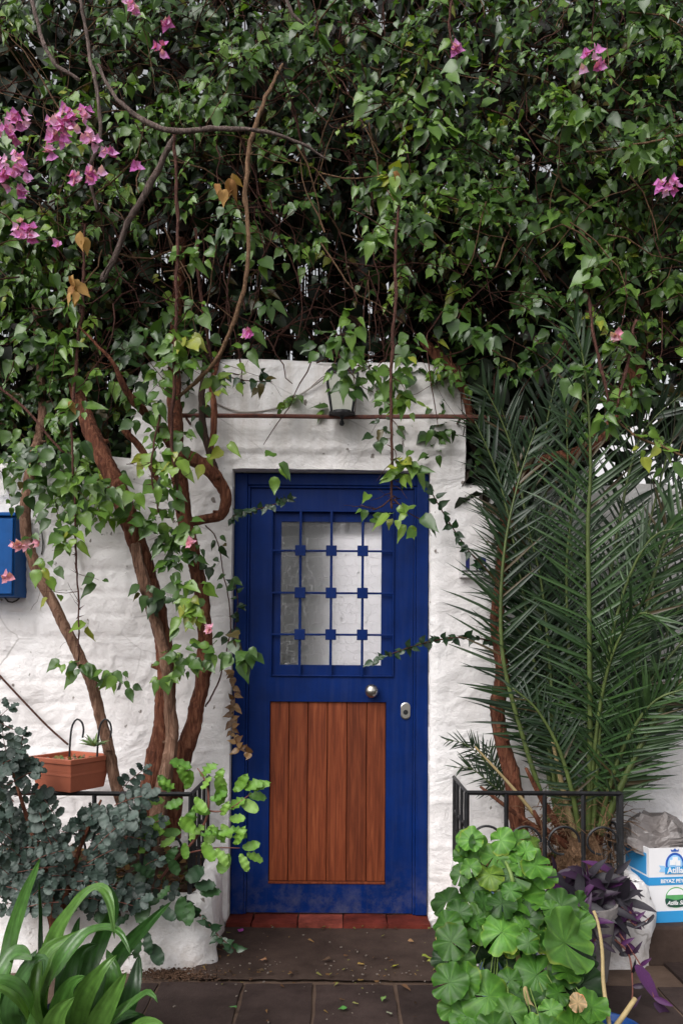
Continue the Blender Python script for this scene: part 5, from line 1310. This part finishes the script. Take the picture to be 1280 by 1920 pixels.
young([(230, 1575, -.8, .2), (255, 1570, .1, .9), (250, 1600, -.7, -.5), (275, 1600, .3, -.9), (270, 1625, -.2, -.8), (335, 1640, -.3, .7), (350, 1650, .5, .4), (320, 1660, -.5, -.5), (340, 1680, .1, -.9), (365, 1660, .9, .1), (375, 1675, 1, .2), (358, 1690, -.1, -1), (300, 1690, -1, .1), (280, 1690, -.4, -.8), (240, 1690, -.9, .2), (245, 1715, -.7, -.4), (275, 1745, .2, -.9), (265, 1760, -.3, -.9), (285, 1770, .5, -.8), (250, 1775, -.9, -.3), (300, 1700, .8, -.5), (225, 1720, -.8, .1), (310, 1620, .4, .6), (285, 1645, -.5, .5)], 9, 12, .085)
o = kw.build('twigs', M['stem_red'], carob); o['kind'] = 'stuff'
kl.emit(carob, 300)

# ================================================================== STRAP-LEAVED PLANT
strap_root = thing('strap_leaf_plant', at(120, 1985, -1.34), 'clump of long glossy strap leaves at the bottom left corner', 'plant')
STR = [(.017, .048, .013), (.03, .084, .019), (.054, .135, .026), (.082, .175, .034), (.042, .1, .028)]
US = [k / 6 - 1 for k in range(13)]
def strap(pts, w, face=(0, -1, .4), col=None, twist=0.0):
    sm = catmull([(p, 0) for p in pts], .018); n = len(sm); mb = MB(); col = Vector(col or random.choice(STR)); V = []; C = []
    for i, (q, _) in enumerate(sm):
        a = sm[max(i - 1, 0)][0]; b = sm[min(i + 1, n - 1)][0]; tan = (b - a).normalized(); t = i / (n - 1)
        f = Vector(face); nr = f - tan * f.dot(tan)
        nr = nr.normalized() if nr.length > 1e-3 else Vector((1, 0, 0))
        s = tan.cross(nr); s = (s * math.cos(twist * t) + nr * math.sin(twist * t)); nr = s.cross(tan)
        ww = .8 * w * (.62 + .5 * min(1, t * 2.2)) * (1 - max(0, (t - .55) / .45) ** 2.0) + .0005
        for k, u in enumerate(US):
            V.append(q + s * (u * ww) + nr * (.28 * ww * (u * u) + .0015 * math.sin(i * .9 + k)))
            C.append(tuple(col * (1.3 if k == 6 else (.9, 1.12)[k % 2]) * (1.05 if t > .2 else 1.2) * random.uniform(.93, 1.07)))
    F = [(i * 13 + k, i * 13 + k + 1, (i + 1) * 13 + k + 1, (i + 1) * 13 + k) for i in range(n - 1) for k in range(12)]
    mb.add(V, F, C); o = mb.build('leaf', M['strap'], strap_root, smooth=True)
def sp_(pts, w, face=(0, -1, .4), col=None, tw=0.0): strap([at(p[0], p[1], p[2] - .3 + (.06 if p[1] < 1800 else 0)) for p in pts], w, face, col, tw)
b0 = (120, 1990)
sp_([(60, 2000, -1.0), (10, 1880, -1.02), (30, 1740, -1.04), (76, 1610, -1.06)], .034, (-.5, -1, .1), STR[2])
sp_([(80, 2000, -1.0), (75, 1860, -1.02), (105, 1760, -1.05), (150, 1690, -1.1), (185, 1665, -1.14), (205, 1690, -1.18), (215, 1760, -1.2)], .032, (.3, -.6, .9), STR[3])
sp_([(130, 2000, -1.0), (170, 1880, -1.0), (225, 1790, -1.02), (280, 1730, -1.04), (322, 1690, -1.06)], .028, (.4, -1, .5), STR[1])
sp_([(110, 2000, -1.0), (80, 1900, -1.04), (110, 1810, -1.1), (165, 1750, -1.14), (220, 1745, -1.2), (245, 1790, -1.24)], .030, (.2, -.5, 1), STR[2])
sp_([(100, 1990, -1.02), (60, 1880, -1.1), (85, 1790, -1.12), (130, 1760, -1.12), (165, 1740, -1.12)], .03, (0, -.8, .6), STR[3])
sp_([(150, 2010, -1.05), (175, 1940, -1.14), (205, 1880, -1.18), (238, 1822, -1.2)], .036, (.1, -1, .3), STR[3])
sp_([(90, 2010, -1.1), (60, 1930, -1.22), (30, 1870, -1.28), (-10, 1850, -1.3), (-50, 1870, -1.34)], .034, (.1, -.4, 1), STR[3])
sp_([(60, 2010, -1.14), (65, 1930, -1.3), (45, 1865, -1.36), (0, 1838, -1.38), (-60, 1850, -1.38)], .036, (.3, -.3, 1), STR[2])
sp_([(150, 2010, -1.05), (200, 1930, -1.14), (245, 1885, -1.2), (280, 1862, -1.24), (296, 1880, -1.26)], .032, (-.2, -.5, 1), STR[2])
sp_([(170, 2010, -1.1), (230, 1950, -1.2), (275, 1920, -1.25), (310, 1925, -1.3)], .032, (-.2, -.5, 1), STR[3])
sp_([(110, 1990, -1.0), (120, 1880, -1.04), (150, 1790, -1.08), (185, 1770, -1.1)], .03, (.2, -.9, .5), STR[1])
sp_([(140, 1990, -1.0), (150, 1890, -1.06), (190, 1820, -1.12), (220, 1790, -1.16)], .036, (.3, -.9, .6), STR[3])
sp_([(120, 2000, -1.08), (110, 1910, -1.18), (130, 1850, -1.22), (160, 1830, -1.26)], .034, (.4, -.9, .6), STR[2])
sp_([(70, 1990, -1.0), (30, 1900, -1.06), (-10, 1820, -1.1), (-40, 1700, -1.12)], .034, (0, -1, .2), STR[1])
sp_([(60, 1990, -1.1), (20, 1900, -1.18), (60, 1810, -1.2), (85, 1800, -1.22), (80, 1830, -1.26)], .03, (.2, -.6, .9), STR[4])
sp_([(100, 1990, -.96), (78, 1850, -.96), (76, 1740, -.96), (74, 1650, -.98)], .01, (.8, -.6, .1), STR[0])
sp_([(180, 2000, -.94), (210, 1880, -.92), (215, 1800, -.92), (250, 1790, -.94)], .03, (.5, -.8, .4), STR[0])
sp_([(130, 1990, -.96), (150, 1860, -.94), (190, 1760, -.94), (215, 1700, -.96), (205, 1660, -.98)], .03, (.4, -1, .2), STR[1])
sp_([(120, 1990, -.96), (120, 1850, -.95), (140, 1760, -.95), (150, 1720, -.96)], .032, (-.3, -1, .3), STR[0])
sp_([(160, 1990, -1.0), (205, 1900, -1.02), (215, 1830, -1.04), (200, 1780, -1.06)], .036, (.2, -1, .3), STR[2])
sp_([(60, 1990, -1.04), (40, 1900, -1.08), (45, 1830, -1.1), (70, 1780, -1.12)], .036, (-.2, -1, .4), STR[1])
sp_([(20, 1990, -1.1), (-10, 1900, -1.14), (0, 1830, -1.16), (30, 1790, -1.2), (60, 1800, -1.26)], .036, (-.1, -.7, .8), STR[2])
sp_([(190, 1990, -1.04), (225, 1920, -1.06), (250, 1850, -1.06), (262, 1790, -1.06)], .03, (.2, -1, .2), STR[0])
sp_([(100, 2010, -1.2), (95, 1950, -1.3), (110, 1900, -1.34), (140, 1870, -1.36)], .036, (.3, -1, .4), STR[3])
sp_([(190, 2010, -1.1), (235, 1960, -1.16), (285, 1940, -1.2), (325, 1950, -1.24)], .03, (-.2, -.4, 1), STR[1])
for k in range(16):
    a = random.uniform(-.2, 3.3); p = at(110 + G(0, 30), 1990, -1.32 + G(0, .04)); d = Vector((math.cos(a) * .5, -.1 - random.random() * .25, .5 + .3 * random.random())); pts = [p]
    for j in range(4): p = p + d * .09; d = d + Vector((math.cos(a) * .1, -.05, -.2)); pts.append(p)
    strap(pts, random.uniform(.026, .033), (0, -.7, .8), random.choice(STR[:2]))
sb = at(120, 1985, -1.0); pt = MB(); lathe(pt, [(.09, -.01), (.105, .0), (.12, .12), (.127, .14), (.12, .145), (.11, .13), (0, .12)], 24, Matrix.Translation((at(150, 1950, -1.2).x, -1.2, 0)))
o = pt.build('flower_pot', M['pot_dark'], None, smooth=True); tag(o, 'dark blue glazed pot hidden under the strap leaves', 'pot')

# ================================================================== GERANIUM
ger = thing('geranium', (at(950, 1720, -.72).x, -.72, .36), 'bushy geranium with large scalloped lime green leaves in front of the palm planter', 'geranium')
GC = [(.03, .1, .012), (.052, .16, .018), (.082, .23, .026), (.11, .285, .04), (.015, .05, .01), (.15, .28, .03)]
def gleaf(px, py, y, r, face, col, roll=0.0):
    """round scalloped leaf with radiating folds and a notch at the stalk"""
    mb = MB(); c = at(px, py, y); R = r / (FPX / (DIST + y)); nr = Vector(face).normalized(); up = Vector((0, 0, 1)) - nr * nr.z; up.normalize(); sx = up.cross(nr)
    lobes = 7; K = 85; rings = (0.0, .22, .45, .66, .84, .95, 1.0); V = []; C = []; F = []; col = Vector(col); ph = random.random() * 6; dome = random.uniform(-.25, .3); el = random.uniform(.86, 1.1)
    for j, q in enumerate(rings):
        for k in range(K):
            a = .1 + (2 * math.pi - .2) * k / (K - 1); s = abs(math.sin(a * lobes / 2)); lob = s ** .5
            sc = 1 - .15 * (1 - lob) * q * q - (.025 * (1 - abs(math.sin(a * lobes * 1.5)) ** .6) if q > .9 else 0)
            rr = R * q * sc; vein = math.exp(-((1 - s) / .05) ** 2)
            z = R * (-dome * q * q + .05 * q * (s - .5) - .025 * vein * q + .12 * q * q * math.sin(2 * a + ph) + .12 * q ** 3 * math.sin(4 * a + ph * 2) + .08 * q ** 5 * math.sin(9 * a + ph) + random.uniform(-.006, .006))
            b = a - math.pi / 2 + roll
            V.append(c + sx * (rr * el * math.cos(b)) + up * (rr * math.sin(b)) + nr * z)
            edge_ = .5 * max(0, float(vnoise(np.array(a * 1.5 + ph * 3), np.array(ph))) * 2) * (q > .93)
            C.append(tuple(Vector((col.x * (1 + .5 * vein + edge_ * 2), col.y * (1 + .3 * vein), col.z * (1 + .3 * vein))) * (1.18 if q > .97 else (.88 if .5 < q < .9 else 1.02))))
    for j in range(len(rings) - 1):
        for k in range(K - 1): F.append((j * K + k, (j + 1) * K + k, (j + 1) * K + k + 1, j * K + k + 1))
    mb.add(V, F, C); o = mb.build('leaf', M['geranium'], ger, smooth=True)
    return c
stems = MB(); gb = Vector((at(950, 1720, -.72).x, -.72, .36))
GL = [(890, 1582, 42, 2), (872, 1606, 32, 1), (938, 1575, 34, 3), (968, 1606, 36, 2), (925, 1606, 30, 3), (918, 1640, 32, 5), (958, 1642, 40, 1), (896, 1650, 26, 1), (985, 1596, 24, 3), (1004, 1622, 38, 2), (1018, 1645, 30, 2), (862, 1640, 26, 1), (884, 1668, 30, 1), (838, 1690, 36, 0), (860, 1712, 26, 0),
      (976, 1680, 56, 2), (940, 1694, 30, 0), (1012, 1690, 30, 4), (902, 1730, 46, 2), (940, 1748, 54, 3), (986, 1722, 36, 0), (1022, 1742, 40, 1), (1050, 1700, 40, 1), (1075, 1735, 40, 3), (1058, 1768, 74, 3), (1012, 1762, 36, 5), (955, 1775, 24, 5), (845, 1765, 44, 1), (836, 1735, 34, 1), (862, 1805, 34, 2), (872, 1838, 38, 2), (842, 1842, 40, 1), (915, 1868, 62, 2), (878, 1908, 40, 1),
      (1005, 1828, 56, 1), (1090, 1846, 60, 4), (1060, 1818, 40, 0), (985, 1872, 40, 0), (955, 1838, 28, 1), (1108, 1888, 38, 2), (1040, 1885, 34, 0), (925, 1928, 48, 1), (990, 1918, 36, 4), (1075, 1926, 44, 2), (1112, 1935, 36, 3), (905, 1692, 24, 0), (1045, 1862, 26, 1), (930, 1795, 34, 4), (970, 1802, 34, 4), (890, 1772, 34, 4), (848, 1890, 34, 2), (955, 1900, 40, 2), (1020, 1935, 40, 1), (1100, 1790, 34, 4), (832, 1800, 30, 4), (880, 1625, 24, 3), (950, 1620, 22, 5), (1000, 1580, 18, 5)]
GL = [(a, b, r * .88 if r > 46 else r * .95, c) for a, b, r, c in GL]
for _ in range(26):
    a, b, r, c = random.choice(GL[:56]); GL.append((max(832, min(1120, a + G(0, 26))), min(1925, max(1575, b + G(0, 26))), random.uniform(17, 30), random.choice((0, 1, 2, 2, 3, 3))))
for i, (px, py, r, ci) in enumerate(GL):
    y = -.7 - .44 * (py - 1575) / 355. - .1 * random.random() - (.05 if r > 50 else 0); face = ((px - 970) / 230. + G(0, .35), -1 + G(0, .15), .55 + abs(G(0, .5)))
    if ci == 4: y += .12  # back leaves carry the darkest tint, painting the shade between leaves
    y = min(y, (CAM_H - .02) * FPX / (py + r * .8 - 1225) - DIST)
    c = gleaf(px, py, y, r * random.uniform(.9, 1.02), face, Vector(GC[ci]) * random.uniform(.6, 1.0), random.uniform(-2.2, 2.2))
    m_ = c.lerp(gb, .5) + Vector((0, .05, -.01)); tube(stems, catmull([(c + Vector((0, .004, 0)), .002), (m_, .0025), (gb + Vector((G(0, .03), G(0, .03), 0)), .003)], .05), 4, cap=False)
stems.build('leaf_stalks', M['stem_green'], ger, smooth=True)
gs = MB(); tube(gs, catmull([(gb, .011), (at(1010, 1850, -1.02), .011), (at(1045, 1915, -1.1), .01), (at(1060, 1960, -1.16), .01)], .03), 7, .06); tube(gs, catmull([(gb, .01), (at(960, 1650, -.86), .008), (at(940, 1600, -.76), .005)], .03), 7, .06); gs.build('stem', M['stem_green'], ger, smooth=True)
gs = MB(); tube(gs, catmull(pxpath([(1148, 1960, -1.2, .008), (1138, 1900, -1.14, .0075), (1130, 1840, -1.08, .007), (1128, 1780, -1.04, .0065), (1120, 1730, -1.0, .0055), (1112, 1708, -.98, .006)]), .03), 7, .1); tube(gs, catmull(pxpath([(1122, 1960, -1.2, .009), (1160, 1915, -1.16, .009), (1190, 1872, -1.12, .008)]), .03), 8, .06); tube(gs, catmull([(gb, .009), (at(990, 1880, -1.1), .009), (at(1030, 1915, -1.14), .009), (at(1070, 1950, -1.18), .009)], .03), 7, .06)
gs.build('bare_stem', M['stem_tan'], ger, smooth=True)
for (px, py) in ((1082, 1880), (836, 1757)):
    gleaf(px, py, -1.22 if px > 900 else -1.0, 18, (.1, -1, .3), (.42, .3, .16), 0)
def pot(name, mat, x, y, prof, label, sides=30):
    m = MB(); lathe(m, prof, sides, Matrix.Translation((x, y, 0))); o = m.build(name, M[mat], None, smooth=True); tag(o, label, 'pot'); e = o.modifiers.new('edges', 'EDGE_SPLIT'); e.split_angle = math.radians(50); return o
gp = at(925, 1780, -.6)
pot('flower_pot', 'pot_pale', gb.x, -.72, [(0, .002), (.10, .002), (.125, .34), (.137, .345), (.137, .375), (.125, .375), (.12, .35), (0, .34)], 'pale blue plastic pot behind the geranium leaves')
bp_ = at(1108, 1900, -1.0)
pot('basin', 'pot_blue', bp_.x, -1.1, [(0, .004), (.11, .004), (.135, .04), (.142, .044), (.142, .05), (.132, .05), (.12, .03), (0, .022)], 'bright blue basin rim at the bottom edge beside bare stems')

# ================================================================== PURPLE HEART
pr = thing('purple_plant', at(1110, 1690, -.5), 'purple trailing plant with pointed violet leaves spilling over the palm planter', 'plant')
PT = [T_lance(.15, .25, .5), T_lance(.13, .45, .6), T_lance(.16, .05, .4)]
PC = [(.03, .015, .034), (.04, .019, .046), (.022, .018, .027), (.052, .021, .06), (.045, .04, .052), (.085, .02, .098)]
pl_ = Leaves(PT, PC, M['purple']); ps = MB()
for (px, py, y, n, s, spread) in ((1060, 1660, -.52, 9, .16, 1), (1100, 1650, -.54, 11, .17, 1), (1135, 1665, -.56, 11, .17, 1), (1085, 1690, -.58, 10, .16, 1), (1120, 1700, -.58, 10, .16, 1), (1150, 1640, -.52, 7, .15, 1), (1040, 1640, -.5, 6, .13, 1), (1160, 1690, -.56, 7, .15, 1), (1130, 1740, -.58, 7, .12, 1), (1165, 1730, -.58, 6, .1, .7), (1180, 1710, -.58, 5, .08, .7), (1095, 1730, -.68, 8, .13, 1), (1070, 1715, -.64, 7, .12, 1), (1115, 1760, -.68, 6, .1, 1)):
    c = at(px, py, y); a0 = random.random() * 6
    for i in range(n):
        a = a0 + i * 2.4; d = Vector((math.cos(a), -.45 + G(0, .25), math.sin(a) * .9 - .05)); pl_.add(c + d * .01, d, Vector((G(0, .3), -.7, .7)) + Vector((-d.x, 0, 0)) * .2, s * random.uniform(.5, .95), 1, None, True)
    tube(ps, catmull([(c, .004), (c + Vector((G(0, .02), .06, -.05)), .004), (at(1100, 1720, -.44), .005)], .04), 5)
for pts in ([(1165, 1700, -.58, .004), (1190, 1735, -.62, .003), (1225, 1715, -.64, .002)], [(1150, 1720, -.58, .004), (1165, 1770, -.6, .003), (1160, 1790, -.6, .002)], [(1150, 1760, -.6, .004), (1178, 1790, -.72, .004), (1185, 1850, -.84, .003), (1182, 1890, -.92, .003)], [(1160, 1750, -.6, .003), (1200, 1810, -.78, .003), (1225, 1870, -.88, .002)]):
    sm = catmull(pxpath(pts), .02); tube(ps, sm, 5)
    for i in range(5):
        q, _ = sm[int((i + 1) / 5 * (len(sm) - 1))]; a = random.random() * 6.28; pl_.add(q, Vector((math.cos(a), -.4, math.sin(a) * .7 - .2)), Vector((G(0, .3), -1, .4)), random.uniform(.05, .075), 1.0, None, True)
pl_.add(at(1190, 1810, -.84), Vector((.5, -.3, -.8)), Vector((.5, -.9, .4)), .14, 1.3, 5, True); pl_.add(at(1225, 1880, -.86), Vector((.6, -.2, -.5)), Vector((-.3, -.9, .4)), .1, 1.2, 3, True)
pl_.add(at(1035, 1690, -.54), Vector((-.05, -.3, .9)), Vector((.3, -1, .2)), .13, 1.5, 5, True)
ps.build('stem', M['purple'], pr, smooth=True) if False else ps.build('stem', M['stem_red'], pr, smooth=True)
pl_.emit(pr, 300)
pp = at(1095, 1800, -.55)
pot('flower_pot', 'pot_grey', pp.x, -.56, [(0, .002), (.085, .002), (.115, .26), (.125, .262), (.125, .30), (.113, .30), (.11, .27), (0, .26)], 'grey cement pot under the purple trailing plant')

# little succulents in the trough
su = thing('succulent', at(178, 1395, -.46), 'tiny spiky green succulent in the terracotta trough', 'succulent')
sl = Leaves([T_lance(.08, .1, .5)], [(.12, .2, .07), (.18, .26, .1)], M['carob'])
for i in range(26):
    a = random.random() * 6.28; sl.add(at(178, 1400, nc.y + .1), Vector((math.cos(a), math.sin(a) * .7 - .2, random.uniform(.3, 1.1))), Vector((0, -.5, .8)), random.uniform(.04, .075))
sl.emit(su, 300)
su2 = thing('succulent', at(100, 1408, -.46), 'low creeping succulents across the soil of the terracotta trough', 'succulent')
sl = Leaves([T_oval(.4, .03)], [(.1, .16, .05), (.22, .2, .07), (.16, .1, .05)], M['carob'])
for i in range(60):
    sl.add(Mx @ Vector((random.uniform(-TRW + .02, -.02), random.uniform(.02, TD - .02), tz1 - .022)), rv(1) + Vector((0, 0, .5)), rv(.5) + Vector((0, -.5, 1)), random.uniform(.012, .024))
sl.emit(su2, 300)

# ================================================================== FALLEN LEAVES AND PETALS
def fallen(px, py, size, col, label, group, cat='leaf', name='fallen_leaf'):
    """lies on the paving where the sight line meets the ground"""
    d = _R3 @ Vector(((px - 640.0) / FPX, (960.0 - py + SHIFT) / FPX, -1.0)); z = .006
    p = CAM_LOC + d * ((z - CAM_H) / d.z)
    if p.y > -.5: z = .019
    if p.y > -.03: z = .04
    p = CAM_LOC + d * ((z - CAM_H) / d.z)
    lv = Leaves(T_B[:3], [col], M['dry']); a = random.random() * 6.28; lv.add(p + Vector((0, 0, .006)), Vector((math.cos(a), math.sin(a), .12)), Vector((G(0, .2), G(0, .2), 1)), size)
    q = lv.L[0]; o = link(name, lv.stuff([q], name)); tag(o, label, cat, group)
LF = 'leaves fallen on the paving'
for px, py, s, c, lab in ((790, 1796, .05, (.3, .36, .06), 'yellow-green leaf lying on the landing near the geranium'), (746, 1812, .042, (.42, .4, .06), 'yellow leaf on the landing edge left of the geranium'), (808, 1803, .024, (.35, .36, .08), 'tiny yellow leaf scrap closest to the geranium'), (720, 1872, .034, (.2, .34, .1), 'small green leaf on a slab right of the middle joint'), (732, 1905, .03, (.4, .42, .3), 'pale round leaf near the bottom edge of the paving'),
        (650, 1892, .036, (.1, .3, .07), 'fresh green leaf on the middle slab'), (660, 1883, .026, (.36, .36, .12), 'yellowish scrap touching the fresh green leaf'), (443, 1893, .036, (.12, .3, .1), 'green leaf on the slab beside the strap leaves'), (720, 1756, .02, (.36, .38, .08), 'small yellow leaf in the middle of the landing'), (765, 1765, .03, (.34, .2, .1), 'brown leaf on the landing toward the geranium'), (500, 1802, .034, (.45, .24, .14), 'orange-brown leaf on the left of the landing'), (577, 1765, .03, (.28, .16, .07), 'curled brown leaf near the middle of the landing'), (670, 1810, .03, (.4, .26, .08), 'ochre leaf at the landing edge'), (752, 1850, .05, (.28, .15, .08), 'brown dry leaf heap on the right joint'), (495, 1822, .036, (.12, .08, .05), 'dark leaf at the left end of the landing edge'), (620, 1801, .04, (.1, .06, .04), 'dark brown leaf in the middle of the landing edge')):
    fallen(px, py, s, c, lab, LF)
for px, py, lab in ((519, 1707, 'magenta petal on the red tile below the door'), (456, 1748, 'magenta petal on the dark landing corner')):
    fallen(px, py, .034, (.42, .08, .4), lab, 'petals fallen by the door', 'petal', 'fallen_petal')
PB = 'pale crumbs on the paving'
deb = MB()
for _ in range(120):
    x = random.uniform(-.62, .66); y = random.choice((random.uniform(-1.05, -.05), -.56 + G(0, .04), -.5 + G(0, .1))); z = .001 if y < -.61 else .0165; s = random.uniform(.0015, .005)
    a = random.random() * 3; m = Matrix.Translation((x, y, z)) @ Matrix.Rotation(a, 4, 'Z'); deb.box((-s, -s * .6, 0), (s, s * .6, s * .8), m)
o = deb.build('grit', M['grit']); tag(o, 'pale grit and crumbs scattered on the landing and paving', 'grit', kind='stuff')
dg = MB()
for _ in range(900):      # dry earth and leaf crumbs gathered at the planter foot
    x = -.56 + G(0, .09); y = -.56 + G(0, .03); s = random.uniform(.002, .007); m = Matrix.Translation((x - .05, y, abs(G(0, .006)))) @ Matrix.Rotation(random.random() * 3, 4, 'Z') @ Matrix.Rotation(random.random(), 4, 'X'); dg.box((-s, -s * .5, 0), (s, s * .5, s * .5), m)
o = dg.build('debris', M['soil']); tag(o, 'earthy debris gathered at the foot of the left planter', 'debris', kind='stuff')
ll = Leaves(T_B[:3], [(.16, .085, .035), (.1, .05, .025), (.22, .14, .05), (.06, .035, .02), (.18, .17, .05)], M['dry'])
for _ in range(170):
    x = random.uniform(-.56, .58); y = random.choice((-.6 + G(0, .025), -.6 + G(0, .03), -.05 + G(0, .02), random.uniform(-1.1, -.1)))
    if random.random() < .35: x = random.choice((-.54, .55)) + G(0, .03); y = random.uniform(-.55, -.1)
    z = .004 if y < -.61 else .02
    a = random.random() * 6.28; ll.add((x, y, z + .002), Vector((math.cos(a), math.sin(a), .1)), Vector((G(0, .3), G(0, .3), 1)), random.uniform(.008, .026), .8)
o = link('leaf_litter', ll.stuff(ll.L, 'leaf_litter')); tag(o, 'tiny brown leaf scraps caught along the landing edge and joints', 'litter', kind='stuff')
for th_, x0_, x1_, y0_, zf, zb_ in ((PLANTERS[0], -1.7, -.62, -.44, .265, .36), (PLANTERS[1], .6, 1.22, -.38, .3, .35)):
    dl = Leaves(T_B[:4], [(.14, .07, .03), (.09, .045, .022), (.2, .12, .045), (.06, .035, .02), (.05, .08, .025)], M['dry'])
    for _ in range(420):
        u = random.random(); a = random.random() * 6.28
        dl.add((random.uniform(x0_, x1_), y0_ * (1 - u), zf + (zb_ - zf) * u + random.uniform(0, .03)), Vector((math.cos(a), math.sin(a), G(0, .3))), Vector((G(0, .5), G(0, .5) - .3, 1)), random.uniform(.025, .06))
    o = link('dry_leaves', dl.stuff(dl.L, 'dry_leaves'), th_); o['kind'] = 'stuff'
